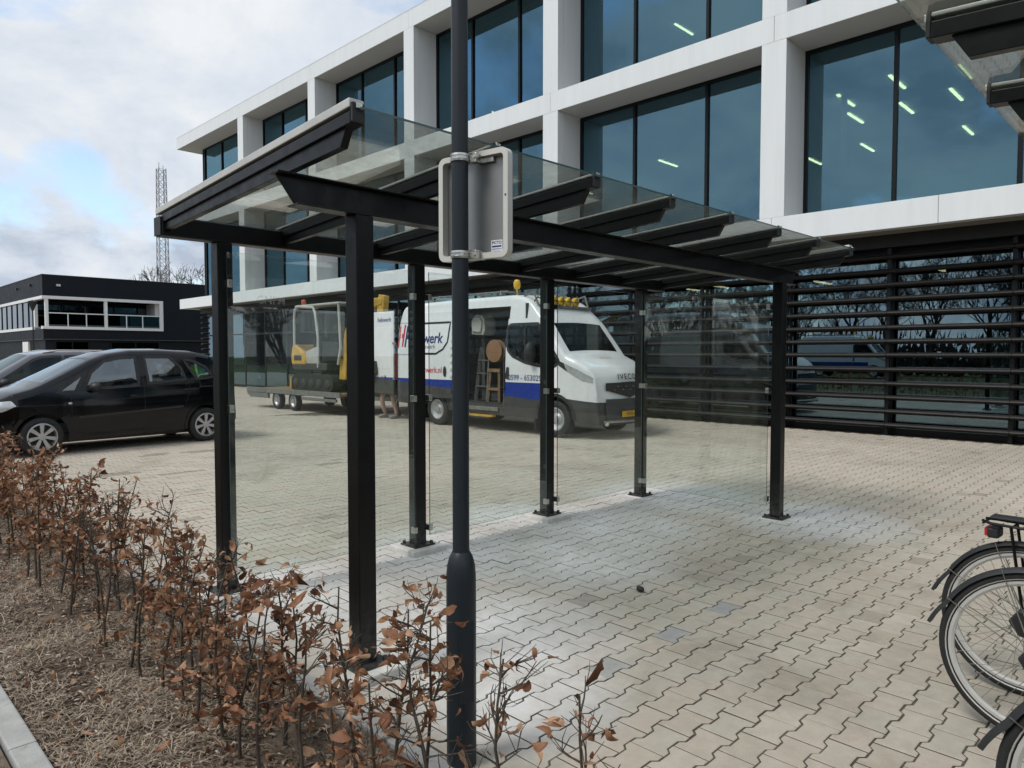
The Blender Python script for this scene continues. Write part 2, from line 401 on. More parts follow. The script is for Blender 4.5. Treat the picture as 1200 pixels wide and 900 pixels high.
def attr_mat(name, stops, rough=.8, trans=None, vein=False):
    m = Mat(name); t = m.n('ShaderNodeAttribute', attribute_name='tone').outputs['Fac']
    ob = m.n('ShaderNodeObjectInfo').outputs['Random']
    t = m.math('FRACT', m.math('ADD', t, m.math('MULTIPLY', ob, .37)))
    c = m.ramp(t, stops)
    c = m.mixc(.6, c, m.ramp(m.noise(m.objc(), 60, 4, .6), [(.3, (.68,) * 3), (.7, (1.25,) * 3)]), 'MULTIPLY')
    b = m.bsdf(c, rough, 0, .35)
    if trans:
        tl = m.n('ShaderNodeBsdfTranslucent'); m.l(c, tl.inputs[0])
        mx = m.n('ShaderNodeMixShader'); mx.inputs[0].default_value = trans
        m.l(b.outputs[0], mx.inputs[1]); m.l(tl.outputs[0], mx.inputs[2]); m.l(mx.outputs[0], m.out.inputs['Surface'])
    return m.m
M['leaf'] = attr_mat('dry_beech_leaf', [(0, (.09, .036, .019)), (.3, (.25, .11, .055)), (.65, (.42, .215, .115)), (1, (.60, .38, .24))], .6, .32)
M['chip'] = attr_mat('bark_chip', [(0, (.06, .043, .033)), (.5, (.19, .14, .105)), (.85, (.34, .265, .205)), (1, (.52, .45, .38))], .9)
M['straw'] = attr_mat('dry_grass', [(0, (.2, .155, .11)), (.5, (.36, .29, .21)), (1, (.50, .42, .31))], .85)
M['twig'] = simple('beech_stem_bark', (.075, .058, .042), .85, 0, .35, 40, .4)
M['bark'] = simple('tree_bark', (.06, .052, .044), .9, 0, .3, 4, .3)
# ------------------------------------------------------------------ ground
def struct(name, mb, mat, parent=None, **k):
    o = obj(name, mb, mat, parent, **k)
    if parent is None: o['kind'] = 'structure'
    return o
struct('ground', MB().add([(-400, -400, -.06), (400, -400, -.06), (400, 500, -.06), (-400, 500, -.06)], [(0, 1, 2, 3)]), M['earth'])
pavement = struct('pavement', MB().add([(1.79, -30, -.0055), (15.6, -30, -.0055), (15.6, 75, -.0055), (1.79, 75, -.0055)], [(0, 1, 2, 3)]), M['sand'])
struct('road', MB().add([(-16, -120, -.05), (-8.5, -120, -.05), (-8.5, 160, -.05), (-16, 160, -.05)], [(0, 1, 2, 3)]), M['asphalt'])
struct('path', MB().add([(-1.6, -30, -.006), (.56, -30, -.006), (.56, 60, -.006), (-1.6, 60, -.006)], [(0, 1, 2, 3)]), M['soil'])
YA = R(44.657)
def fl(u, v): return u * math.cos(YA) + v * math.sin(YA), u * math.sin(YA) - v * math.cos(YA)

LP, PITCH, PA, PB = .2, .143, .0825, .0605
def paver_outline(ins):
    a, b, e = PA - ins, PB - ins, LP / 2 - ins; k1, k2 = .061 + ins * .4, .039 + ins * .4
    return [(-e, -a), (-k1, -a), (-k2, -b), (k2, -b), (k1, -a), (e, -a), (e, a), (k1, a), (k2, b), (-k2, b), (-k1, a), (-e, a)]
PO, PI_ = paver_outline(.0038), paver_outline(.0062)
pv = [(x, y, -.03) for x, y in PO] + [(x, y, -.0022) for x, y in PO] + [(x, y, 0) for x, y in PI_]
pf = [(i, (i + 1) % 12, 12 + (i + 1) % 12, 12 + i) for i in range(12)] + [(12 + i, 12 + (i + 1) % 12, 24 + (i + 1) % 12, 24 + i) for i in range(12)] + [tuple(range(24, 36))]
UF = [1.99, 3.567, 5.143, 6.72]
FOOT = [(1.99, 3.02), (6.72, 3.02)] + [(u, 4.605) for u in UF] + [(1.99, .11), (6.72, .11)]
cells = []
for j in range(-34, 160):
    v = j * PITCH + .03
    for i in range(0, 70):
        u = 1.80 + i * LP + (j % 2) * .1
        if u > 15.05: continue
        fw, lt = fl(u, v)
        if fw < .4 or fw > 18.5 or abs(lt) > fw * .716 * 1.12 + 1.6: continue
        if any(abs(u - a) < .05 and abs(v - b) < .07 for a, b in FOOT): continue
        inframe = abs(lt) < fw * .716 * 1.02 and 1.6 / fw * 837.8 < 500
        cells.append((not inframe, fw, u, v))
cells.sort()
near = cells[:300]; far = cells[300:]
pm = bpy.data.meshes.new('paver'); pm.from_pydata(pv, [], pf); pm.materials.append(M['paver']); pm.materials.append(M['sand'])
for p in pm.polygons: p.material_index = 1 if p.index < 12 else 0
pmb = pm.copy(); pmb.materials[0] = M['paver_blue']
pmr = pm.copy(); pmr.materials[0] = M['paver_red']
BLUE = [(2.896, 2.159), (3.518, 2.143), (4.766, 2.145), (4.128, 2.149), (4.675, 2.537)]
REDP = [(3.60, 2.88)]
def close(u, v, L): return any(abs(u - a) < .1 and abs(v - b) < .075 for a, b in L)
for _, fw, u, v in near:
    me = pmb if close(u, v, BLUE) else (pmr if close(u, v, REDP) else pm)
    o = bpy.data.objects.new('paver', me); COL.objects.link(o); o.parent = pavement
    o.location = (u + rng.uniform(-.0012, .0012), v + rng.uniform(-.0012, .0012), rng.gauss(0, .0008))
    o.rotation_euler = (rng.gauss(0, .004), rng.gauss(0, .004), rng.gauss(0, .005) + (PI if rng.random() < .5 else 0))
DARKP = [(2.865, 10.417), (3.05, 10.4), (3.571, 9.893), (3.75, 9.89), (4.006, 11.979), (4.54, 11.857), (4.7, 11.85), (5.6, 9.2), (7.2, 8.1)]
vv, ff, tones = [], [], []
P36 = np.array(pv)
for n, (_, fw, u, v) in enumerate(far):
    q = P36.copy(); a = rng.gauss(0, .004); c, s = math.cos(a), math.sin(a)
    tx, ty = rng.gauss(0, .004), rng.gauss(0, .004)
    q[:, 2] += q[:, 0] * tx + q[:, 1] * ty + rng.gauss(0, .0008)
    x = q[:, 0] * c - q[:, 1] * s + u; y = q[:, 0] * s + q[:, 1] * c + v
    vv.append(np.stack([x, y, q[:, 2]], 1)); b = n * 36
    ff += [tuple(i + b for i in f) for f in pf]
    t = rng.random() * .97
    if any(abs(u - a) < .2 and abs(v - w) < .1 for a, w in DARKP): t = 0.0
    if close(u, v, BLUE): t = 0.02
    tones += [t] * len(pf)
me = bpy.data.meshes.new('paver_field'); me.from_pydata(np.concatenate(vv).tolist(), [], ff)
at_ = me.attributes.new('tone', 'FLOAT', 'FACE'); at_.data.foreach_set('value', tones)
me.materials.append(M['paver_field']); me.materials.append(M['sand'])
me.polygons.foreach_set('material_index', ([1] * 12 + [0] * 13) * len(far))
pfield = obj('paver_field', me, None, pavement, kind='stuff')
fm = MB().add([(1.79, 17.5, -.004), (15.6, 17.5, -.004), (15.6, 75, -.004), (1.79, 75, -.004)], [(0, 1, 2, 3)])
me = fm.mesh('distant_paving'); a_ = me.attributes.new('tone', 'FLOAT', 'FACE'); a_.data.foreach_set('value', [.4])
obj('distant_paving', me, M['paver_field'], pavement)

# planting bed with kerbs
bed = MB(); nu, nv = 26, 260
for j in range(nv + 1):
    for i in range(nu + 1):
        u = .66 + (1.75 - .66) * i / nu; v = -6 + 24 * j / nv
        e = min(1, min(u - .66, 1.75 - u) / .12)
        z = -.02 + e * (.018 + .05 * mnoise.noise((u * 2.2, v * 2.2, 1)) + .022 * mnoise.noise((u * 7, v * 7, 4)))
        bed.v.append((u, v, z))
for j in range(nv):
    for i in range(nu):
        a = j * (nu + 1) + i; bed.f.append((a, a + 1, a + nu + 2, a + nu + 1))
struct('planting_bed', bed, M['soil'], smooth=60)
def bedz(u, v):
    e = max(0, min(1, min(u - .66, 1.75 - u) / .12))
    return -.02 + e * (.018 + .05 * mnoise.noise((u * 2.2, v * 2.2, 1)) + .022 * mnoise.noise((u * 7, v * 7, 4)))
kerb = thing('kerb', 'low grey concrete kerb along the mulch bed', 'kerb', (.62, 0, 0))
km = MB().bb(-.05, .05, -.497, .497, -.15, .016).mesh('kerb_stone')
km.materials.append(M['kerb'])
for k in range(-4, 16):
    o = obj('kerb_stone', km, None, kerb, bevel=.008, loc=(rng.uniform(-.003, .003), k * 1.0 + .9, rng.uniform(-.003, .003)))
edging = thing('edging', 'narrow concrete edging between the paving and hedge', 'kerb', (1.765, 0, 0))
em = MB().bb(-.075, .02, -.497, .497, -.15, .005).mesh('edging_stone'); em.materials.append(M['kerb'])
for k in range(-4, 18): obj('edging_stone', em, None, edging, bevel=.004, loc=(0, k * 1.0 + .3, rng.uniform(-.002, .002)))

# ------------------------------------------------------------------ glass shelter
def make_shelter(label):
    t = thing('bus_shelter', label, 'shelter', (4.355, 3.02, 0))
    t.name = 'glass_shelter'
    xb = [u - 4.355 for u in UF]; W = 1.585
    posts = [(xb[0], 0, 2.272), (xb[3], 0, 2.272)] + [(x, W, 2.312) for x in xb]
    s = .05
    pmesh = {}
    for h in (2.272, 2.312):
        pmesh[h] = MB().bb(-s, s, -s, s, .03, h).mesh('post'); pmesh[h].materials.append(M['black_steel'])
    fo = MB().bb(-.165, .165, -.165, .165, -.2, .045).mesh('footing'); fo.materials.append(M['concrete'])
    ff_ = MB().bb(-.13, .13, -.13, .13, -.2, .006).mesh('footing'); ff_.materials.append(M['concrete'])
    bp = MB().bb(-.1, .1, -.1, .1, .0, .014).mesh('base_plate'); bp.materials.append(M['black_steel'])
    bo = MB().lathe([(0.001, .022), (.012, .022), (.014, .016), (.014, 0), (.001, 0)], 8).mesh('bolt', 40); bo.materials.append(M['black_steel'])
    for i, (x, y, h) in enumerate(posts):
        up = .0455 if i not in (1, 5) else .0065
        p = obj('post', pmesh[h], None, t, bevel=.005, loc=(x, y, 0))
        obj('footing', fo if up > .01 else ff_, None, t, bevel=.01, loc=(x, y, 0))
        b = obj('base_plate', bp, None, p, bevel=.002, loc=(0, 0, up))
        for sx in (-1, 1):
            for sy in (-1, 1): obj('bolt', bo, None, p, loc=(sx * .078, sy * .078, up + .014))
    # front I-beam with raked ends
    fb = MB(); z0, z1 = 2.273, 2.412
    fb.prism([(-2.711, z0 + .008), (2.63, z0 + .008), (2.725, z1 - .008), (-2.804, z1 - .008)], -.006, .006, 'XZ')
    fb.bb(-2.72, 2.64, -.05, .05, z0, z0 + .0085); fb.bb(-2.815, 2.735, -.05, .05, z1 - .0085, z1)
    obj('front_beam', fb, M['black_steel'], t, bevel=.002)
    obj('rear_beam', MB().bb(-2.75, 2.75, W - .055, W + .055, 2.313, 2.432), M['black_steel'], t, bevel=.008)
    capm = MB().bb(-.004, .004, -.052, .052, -.056, .056).mesh('end_cap'); capm.materials.append(M['plastic'])
    for sx in (-1, 1): obj('end_cap', capm, None, t, bevel=.002, loc=(sx * 2.7545, W, 2.3725))
    # rafters
    def zt(y): return 2.574 - (y + .52) * (2.574 - 2.436) / 2.13       # y local, from -0.52 (front) to 1.61
    y0, y1 = -.50, W - .056
    web = MB().prism([(y0 + .02, zt(y0) - .035), (y0 + .075, zt(y0) - .125), (y1, zt(y1) - .095), (y1, zt(y1) - .01), (y0 + .02, zt(y0) - .01)], -.018, .018, 'YZ').mesh('web')
    web.materials.append(M['black_steel'])
    fl2 = MB().prism([(y0 - .02, zt(y0 - .02) - .05), (y1 - .0, zt(y1) - .05), (y1, zt(y1) - .001), (y0 - .02, zt(y0 - .02) - .001)], -.032, .032, 'YZ').mesh('rafter')
    fl2.materials.append(M['black_steel'])
    def capm_(h, w):
        c = MB().prism([(y0 - .02, zt(y0 - .02) + .0125), (y1 + .1, zt(y1 + .1) + .0125), (y1 + .1, zt(y1 + .1) + h), (y0 - .02, zt(y0 - .02) + h)], -w, w, 'YZ').mesh('cover_strip')
        c.materials.append(M['alu']); return c
    cap, cap_end = capm_(.026, .03), capm_(.05, .036)
    endm = MB().prism([(y0 - .034, zt(y0) - .045), (y0 - .0205, zt(y0) - .045), (y0 - .0205, zt(y0) + .034), (y0 - .034, zt(y0) + .034)], -.03, .03, 'YZ').mesh('end_clamp'); endm.materials.append(M['plastic'])
    scr = MB().box((0, y0 - .036, zt(y0) + .02), (.03, .012, .022)).mesh('screw_plate'); scr.materials.append(M['steel'])
    for k in range(8):
        x = -2.715 + k * .776
        r = obj('rafter', fl2, None, t, bevel=.003, loc=(x, 0, 0))
        obj('web', web, None, r, bevel=.002); obj('cover_strip', cap_end if k in (0, 7) else cap, None, r, bevel=.004)
        obj('end_clamp', endm, None, r, bevel=.003); obj('screw_plate', scr, None, r, bevel=.002)
    gp = MB(); ya, yb = -.555, W + .02
    gp.prism([(ya, zt(ya) + .001), (yb, zt(yb) + .001), (yb, zt(yb) + .011), (ya, zt(ya) + .011)], -.3865, .3865, 'YZ')
    gm = gp.mesh('roof_pane'); gm.materials.append(M['roof_glass']); gm.materials.append(M['glass_edge'])
    for p in gm.polygons:
        if abs(p.normal.z) < .5: p.material_index = 1
    for k in range(7): obj('roof_pane', gm, None, t, loc=(-2.327 + k * .776, 0, 0))
    # wall panes, clipped on the inner faces of the posts
    def wall_pane(x0, x1, yy, axis):
        m = MB()
        if axis == 'X': m.bb(x0, x1, yy - .005, yy + .005, .125, 2.252)
        else: m.bb(yy - .005, yy + .005, x0, x1, .125, 2.252)
        me = m.mesh('wall_pane'); me.materials.append(M['panel_glass']); me.materials.append(M['glass_edge'])
        for p in me.polygons:
            n = p.normal
            if (abs(n.y) if axis == 'X' else abs(n.x)) < .5: p.material_index = 1
        return obj('wall_pane', me, None, t)
    yg = W - .072
    panes = []
    for a, b in zip(xb[:-1], xb[1:]): panes.append(wall_pane(a + (.0 if a == xb[0] else .068), b - .092, yg, 'X'))
    xg = xb[3] - .072
    wall_pane(.07, W - .09, xg, 'Y')
    cl = MB().box((0, 0, 0), (.034, .05, .05)).mesh('glass_clip'); cl.materials.append(M['steel'])
    for i, x in enumerate(xb):
        for z in (2.05, 1.245, .19):
            if i > 0: obj('glass_clip', cl, None, t, bevel=.004, loc=(x - .088, yg + .002, z))
            if i < 3: obj('glass_clip', cl, None, t, bevel=.004, loc=(x + (.012 if i == 0 else .066), yg + .002, z))
    cl2 = MB().box((0, 0, 0), (.05, .034, .05)).mesh('glass_clip'); cl2.materials.append(M['steel'])
    for y in (.072, W - .1):
        for z in (2.05, 1.245, .19): obj('glass_clip', cl2, None, t, bevel=.004, loc=(xg, y, z))
    # small etched maker's print on the first rear pane
    tm = text_mesh('GNFM', .075, bold=.001); tm.materials.append(M['etched'])
    o = obj('print', tm, None, panes[0], loc=(-2.07, yg - .0066, 1.955), rot=(R(90), 0, 0))
    obj('print_bar', MB().box((-2.075, yg - .0066, 1.905), (.1, .0012, .009)), M['etched'], panes[0])
    return t
sh = make_shelter('black steel shelter with glass walls and sloping glass roof on the paving')
sh2 = copy_tree(sh); sh2.location = (4.355, .11, 0); sh2.rotation_euler = (0, 0, PI)
sh2['label'] = 'second glass roofed steel shelter standing over the parked bicycles'

# ------------------------------------------------------------------ lamp post and sign
lp = thing('lamp_post', 'slim anthracite lamp post standing between hedge and shelter', 'lamp post', (1.81, 2.066, 0))
obj('base_tube', MB().lathe([(.001, -.2), (.058, -.2), (.058, .70), (.0575, .745), (.054, .785), (.046, .815), (.037, .832), (.034, .836), (.034, .84), (.001, .84)], 28), M['lamp_grey'], lp, smooth=35)
obj('pole', MB().tube([(0, 0, .83), (0, 0, 3), (0, 0, 6.2)], [.0325, .0315, .029], 24), M['lamp_grey'], lp, smooth=40)
obj('arm', MB().tube([(0, 0, 6.1), (-.2, 0, 6.22), (-.6, 0, 6.27)], .022, 10), M['lamp_grey'], lp, smooth=40)
obj('lamp_head', MB().prism([(-.55, 6.24), (-1.1, 6.26), (-1.12, 6.3), (-.9, 6.34), (-.55, 6.33)], -.12, .12, 'XZ'), M['lamp_grey'], lp, bevel=.02)
obj('service_door', MB().box((.0585 * -.35, -.0585 * .92, .42), (.06, .004, .32), rz=R(-20)), M['lamp_grey'], lp, bevel=.003)
obj('weld_ring', MB().lathe([(.0585, .20), (.0592, .203), (.0585, .206)], 28), M['lamp_grey'], lp, smooth=40)

SA = R(99.5)                                        # direction of the sign's width
sg = thing('road_sign', 'back of a small square road sign clamped to the lamp post', 'sign', (1.81, 2.066, 0), SA - PI / 2)
# local y = width direction, local +x faces away from the camera
def rrect(w, h, r, n=5):
    p = []
    for cx, cy, a0 in ((w - r, h - r, 0), (-w + r, h - r, 90), (-w + r, -h + r, 180), (w - r, -h + r, 270)):
        for i in range(n + 1): a = R(a0 + 90 * i / n); p.append((cx + r * math.cos(a), cy + r * math.sin(a)))
    return p
SC, SW, SH_ = (-.020, 2.165), .168, .203
oo = [(a + SC[0], b + SC[1]) for a, b in rrect(SW, SH_, .03)]
ii = [(a + SC[0], b + SC[1]) for a, b in rrect(SW - .021, SH_ - .021, .014)]
obj('plate', MB().prism(oo, .0785, .0815, 'YZ'), M['sign_back'], sg)
rm = MB(); n = len(oo)
rm.add([(.0784, a, b) for a, b in oo] + [(.048, a, b) for a, b in oo] + [(.048, a, b) for a, b in ii] + [(.0784, a, b) for a, b in ii],
       [(i, (i + 1) % n, n + (i + 1) % n, n + i) for i in range(n)] + [(n + i, n + (i + 1) % n, 2 * n + (i + 1) % n, 2 * n + i) for i in range(n)] + [(2 * n + i, 2 * n + (i + 1) % n, 3 * n + (i + 1) % n, 3 * n + i) for i in range(n)])
obj('rim', rm, M['sign_rim'], sg, smooth=40)
for zc in (2.338, 1.975):
    c = obj('clamp', MB().lathe([(.0325, -.014), (.036, -.014), (.037, -.006), (.0355, -.004), (.0355, .004), (.037, .006), (.036, .014), (.0325, .014)], 24, (0, 0, zc), closed=True), M['steel'], sg, smooth=30)
    obj('bracket', MB().box((.055, -.055, zc), (.045, .02, .03)).box((.03, -.05, zc), (.03, .03, .036)).box((.07, -.085, zc), (.012, .05, .026)), M['steel'], c, bevel=.002)
    obj('bolt', MB().lathe([(.001, -.012), (.006, -.012), (.006, .012), (.001, .012)], 6, (.018, -.06, zc), 'X'), M['steel'], c)
st = obj('sticker', MB().box((.0779, -.116, 2.006), (.0008, .052, .052)), M['sticker'], sg)
st.location = (0, 0, 0)
tm = text_mesh('PICTO', .0155, bold=.0004); tm.materials.append(M['ink'])
tm.transform(Matrix.Translation((.0772, -.116, 2.0215)) @ Matrix.Rotation(R(-90), 4, 'Z') @ Matrix.Rotation(R(90), 4, 'X'))
obj('lettering', tm, None, st)
obj('printed_bar', MB().box((.0772, -.116, 2.008), (.0005, .044, .006)), M['ink'], st)
obj('printed_line', MB().box((.0772, -.116, 1.998), (.0005, .044, .005)).box((.0772, -.116, 1.989), (.0005, .038, .004)), M['ink_pale'], st)
obj('rivet', MB().lathe([(.001, -.001), (.004, -.001), (.004, .002), (.001, .002)], 8, (.0475, -.178, 2.19), 'X'), M['ink'], sg)

# ------------------------------------------------------------------ white office building
F, G, D = 14.375, 15.33, 30.0
BAY = 6.117; PW = .523
VL = [6.928 + BAY * k for k in range(-3, 5)]         # left (+Y) faces of the pillars
VC = [v - PW / 2 for v in VL]
ENDV, VMIN = 38.44, -11.9
GV = ENDV - .95
ZT, ZF, B2T, B2B, B1T, B1B = 12.638, 12.082, 8.492, 7.978, 4.404, 3.915
off = thing('office_building', 'white three storey office building with deep window frames and dark louvred ground floor', 'building', (F, 12, 0))
def ob_(name, mb, mat, par=None, **k):
    o = obj(name, mb, mat, par or off, **k)
    if par is None or par is off: o.location = (o.location[0] - F, o.location[1] - 12, o.location[2])
    return o
def tilted(u0, u1, v0, v1, z0, z1):            # a pane never sits perfectly plumb in its frame
    a, b = rng.gauss(0, .0022), rng.gauss(0, .0022); m = MB().bb(u0, u1, v0, v1, z0, z1); c, d = (v0 + v1) / 2, (z0 + z1) / 2
    m.v = [(x + a * (y - c) + b * (z - d), y, z) for x, y, z in m.v]; return m
for z0, z1, nm in ((ZF, ZT, 'roof_slab'), (B2B, B2T, 'floor_slab'), (B1B, B1T, 'floor_slab')):
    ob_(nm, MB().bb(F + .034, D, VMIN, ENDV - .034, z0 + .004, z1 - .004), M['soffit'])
    cuts = [VMIN] + [c + (BAY / 2 if False else 0) for c in VC if c > VMIN]
    if z0 == B1B: cuts += [c - BAY / 2 for c in VC if c - BAY / 2 > VMIN]
    cuts = sorted(cuts) + [ENDV]
    for a, b in zip(cuts[:-1], cuts[1:]):
        if b - a < .3: continue
        ob_('fascia_panel', MB().bb(F, F + .03, a + .004, b - (.004 if b < ENDV else 0), z0, z1), M['white_clad'], bevel=.004)
    ob_('fascia_panel', MB().bb(F + .034, D, ENDV - .03, ENDV, z0, z1), M['white_clad'], bevel=.004)
for z0, z1 in ((B1T, B2B), (B2T, ZF)):
    for v in VL:
        ob_('pillar', MB().bb(F + .003, F + .22, v - PW, v, z0 + .003, z1 - .001), M['white_clad'], bevel=.004)
        ob_('pillar_reveal', MB().bb(F + .225, G + .15, v - PW + .002, v - .002, z0 + .001, z1 - .001), M['white_clad'])
    # windows
    edges = VL + [GV + PW]
    for i in range(len(VL)):
        a, b = VL[i], edges[i + 1] - PW
        if i == len(VL) - 1: b = GV
        c = VC[i]; mu = [m for m in (c + BAY / 3, c + 2 * BAY / 3, c + BAY) if a + .4 < m < b - .15]
        fr = MB(); th = .035
        fr.bb(G - .03, G + .06, a + .002, b - .002, z1 - .075, z1 - .003); fr.bb(G - .03, G + .06, a + .002, b - .002, z0 - .0, z0 + .07)
        fr.bb(G - .028, G + .058, a + .002, a + .07, z0 + .07, z1 - .075); fr.bb(G - .028, G + .058, b - .07, b - .002, z0 + .07, z1 - .075)
        for m in mu: fr.bb(G - .045, G + .055, m - th, m + th, z0 + .07, z1 - .075)
        w = ob_('window', fr, M['frame'])
        ed = [a + .07] + mu + [b - .07]
        for p, q in zip(ed[:-1], ed[1:]):
            o = obj('pane', tilted(G + .01, G + .022, p, q, z0 + .06, z1 - .07), M['win'], w)
            # parent carries the offset, so pane coordinates stay absolute
    # glazed end wall
    e = ob_('window', MB().bb(G, D, GV - .06, GV + .03, z1 - .075, z1 - .003).bb(G, D, GV - .06, GV + .03, z0, z0 + .07).bb(G - .02, G + .06, GV - .062, GV + .04, z0 + .07, z1 - .075).bb(20.2, 20.27, GV - .05, GV + .02, z0 + .07, z1 - .075).bb(25, 25.07, GV - .05, GV + .02, z0 + .07, z1 - .075), M['frame'])
    obj('pane', MB().bb(G + .06, D, GV - .03, GV - .02, z0 + .06, z1 - .07), M['win'], e)
    ob_('interior_floor', MB().bb(G + .1, D, VMIN, GV - .1, z0 - .25, z0 + .06), M['carpet'])
    ob_('ceiling', MB().bb(G + .1, D, VMIN, GV - .1, z1 - .33, z1 - .29), M['ceil'])
    ob_('interior_wall', MB().bb(24.0, 24.2, VMIN, GV - .2, z0 + .06, z1 - .33), M['ceil'])
    for c in VC[1:]: ob_('interior_column', MB().bb(17.5, 17.9, c - .2, c + .2, z0 + .06, z1 - .33), M['ceil'])
    for v in (-4, 6.0, 14.2, 22.4, 29.0): ob_('blind', MB().bb(G + .12, G + .16, v + .5, v + .85, z0 + .06, z1 - .33), M['cab_grey'])
stm = MB().box((0, 0, 0), (1.05, .06, .03)).mesh('ceiling_light'); stm.materials.append(M['strip'])
zc = B2B - .35
for (u, v) in ((17.9, 4.05), (19.3, 4.53), (17.5, 5.26), (19.5, 5.64), (17.9, 6.5), (19.4, 6.8), (22.6, 5.0), (22.4, 7.5), (22.8, 9.2), (21.0, 3.2), (18, 1.6), (19.8, 12.6), (21, 17), (18.2, -1)):
    o = ob_('ceiling_light', stm, None, loc=(u, v, zc))
for (u, v) in ((18, 10.2), (20, 8), (19, 16.5), (21, 22), (18, 4), (20, 12.2)): ob_('ceiling_light', stm, None, loc=(u, v, ZF - .35))
# desks seen through the first-floor windows
for (v, w) in ((3.6, 1.6), (5.4, 1.6), (9.0, 1.8), (15, 1.6)):
    ob_('desk', MB().bb(16.2, 17.0, v - w / 2, v + w / 2, B1T + .78, B1T + .82).bb(16.25, 16.3, v - w / 2, v + w / 2, B1T + .06, B1T + .78), M['white_paint'])
# ground floor
LU = 15.13
GRID = [VC[0] + BAY / 3 * k for k in range(0, 24)]
LEND = VC[4] + .1
ob_('sill_beam', MB().bb(LU - .1, LU + .3, VMIN, GV, 3.66, B1B + .003), M['slat'])
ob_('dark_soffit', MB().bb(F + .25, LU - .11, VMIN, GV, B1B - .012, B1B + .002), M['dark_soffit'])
posts = [g for g in GRID if VMIN < g < LEND + .2]
sl_ = MB(); ell = [(.085 * math.cos(a), .048 * math.sin(a)) for a in [2 * PI * k / 12 for k in range(12)]]
sl_.prism(ell, -BAY / 6 + .004, BAY / 6 - .004, 'XZ'); slm = sl_.mesh('slat', 50); slm.materials.append(M['slat'])
zs = [.203, .472, .742, 1.012, 1.29, 1.572, 1.842, 2.112, 2.392, 2.672, 2.942, 3.207, 3.487]
for a, b in zip(posts[:-1], posts[1:]):
    for z in zs: ob_('slat', slm, None, loc=(LU, (a + b) / 2, z))
pmh = MB().bb(.02, .1, -.035, .035, 0, 3.68).mesh('louvre_post'); pmh.materials.append(M['frame'])
for p in posts: ob_('louvre_post', pmh, None, loc=(LU, p, 0))
GU = 15.42
gw = ob_('shop_front', MB().bb(GU - .03, GU + .05, VMIN, GV, 0, .12).bb(GU - .03, GU + .05, VMIN, GV, 3.5, 3.66), M['frame'])
gw.name = 'ground_floor_glazing'
allg = [g for g in GRID if VMIN < g < GV - .3]
mm = MB().bb(GU - .028, GU + .048, -.03, .03, .12, 3.5).mesh('mullion'); mm.materials.append(M['frame'])
for g in allg: obj('mullion', mm, None, gw, loc=(0, g, 0))
obj('transom', MB().bb(GU - .026, GU + .046, LEND, GV, 2.5, 2.57), M['frame'], gw)
ed = [VMIN] + allg + [GV]
for p, q in zip(ed[:-1], ed[1:]): obj('pane', tilted(GU + .0, GU + .012, p + .02, q - .02, .1, 3.52), M['win_low'], gw)
ob_('interior_floor', MB().bb(GU + .1, D, VMIN, GV - .1, -.05, .03), M['carpet'])
ob_('interior_wall', MB().bb(21.5, 21.7, VMIN, GV - .1, .03, 3.9), M['mach_grey'])
for (u, v) in ((17.2, 4.3), (17.6, 9.6), (18.2, 10.6), (17.4, 2.2), (18.5, 7.2)): ob_('ceiling_light', stm, None, loc=(u, v, 3.4))
ob_('end_wall', MB().bb(GU, D, GV - .1, GV, .0, B1B), M['frame'])
esl = MB(); esl.prism([(b * 1.6, c) for b, c in ell], 0, 5.5, 'YZ'); eslm = esl.mesh('slat', 50); eslm.materials.append(M['slat'])
for z in zs: ob_('slat', eslm, None, loc=(LU + .1, GV + .35, z))
ob_('louvre_post', MB().bb(LU + .5, LU + .58, GV + .28, GV + .42, 0, B1B), M['frame'])
for z in (ZT,): ob_('roof_edge', MB().bb(F - .004, F + .05, VMIN, ENDV + .004, ZT - .003, ZT + .02), M['alu'])

# ------------------------------------------------------------------ dark office building
DV, DU = 59.0, 12.712
dk = thing('dark_office', 'black clad two storey office with white framed balcony beyond the cars', 'building', (DU, DV, 0))
def dk_(name, mb, mat, par=None, **k): return obj(name, mb, mat, par or dk, **k)
H1, FT, FB = 7.215, 5.70, 3.36
DL, DR = 26.0, 24.0        # extent in local x (towards +X) and y
# walls with the balcony and window band cut out
dk_('upper_wall', MB().bb(0, DR, 0, DL, FT + .0, H1 - .05), M['dark_clad'])
dk_('lower_wall', MB().bb(0, DR, 0, DL, 2.66, FB), M['dark_clad'])
dk_('side_wall', MB().bb(8.05, DR, .0, DL, FB, FT), M['dark_clad'])
dk_('ground_wall', MB().bb(.12, DR, .12, DL, 0, 2.66), M['dark_clad'])
dk_('roof_trim', MB().bb(-.03, DR, -.03, DL, H1 - .05, H1), M['dark_grey_plastic'])
dk_('ledge', MB().bb(-.05, DR, -.05, DL, 2.6, 2.665), M['dark_grey_plastic'])
fw_ = dk_('balcony_frame', MB().bb(-.06, 8.05, -.09, .35, FT - .21, FT + .002).bb(-.06, 8.05, -.09, .35, FB - .002, FB + .2).bb(7.78, 8.05, -.088, .35, FB + .2, FT - .21).bb(-.06, .3, .36, DL, FT - .21, FT + .002).bb(-.06, .3, 2.35, DL, FB - .002, FB + .2), M['white_paint'])
for x0, x1 in ((.12, .33), (3.9, 4.12)): dk_('balcony_post', MB().bb(x0, x1, -.05, .15, FB + .2, FT - .21), M['white_paint'], bevel=.01)
dk_('corner_post', MB().bb(.0, .2, 2.4, 2.75, FB + .2, FT - .21), M['white_paint'])
rl = dk_('handrail', MB().bb(.34, 7.78, -.02, .04, 4.47, 4.54), M['white_paint'])
for x in (1.5, 2.68, 5.38, 6.52): obj('baluster', MB().bb(x, x + .07, -.015, .035, FB + .2, 4.47), M['white_paint'], rl)
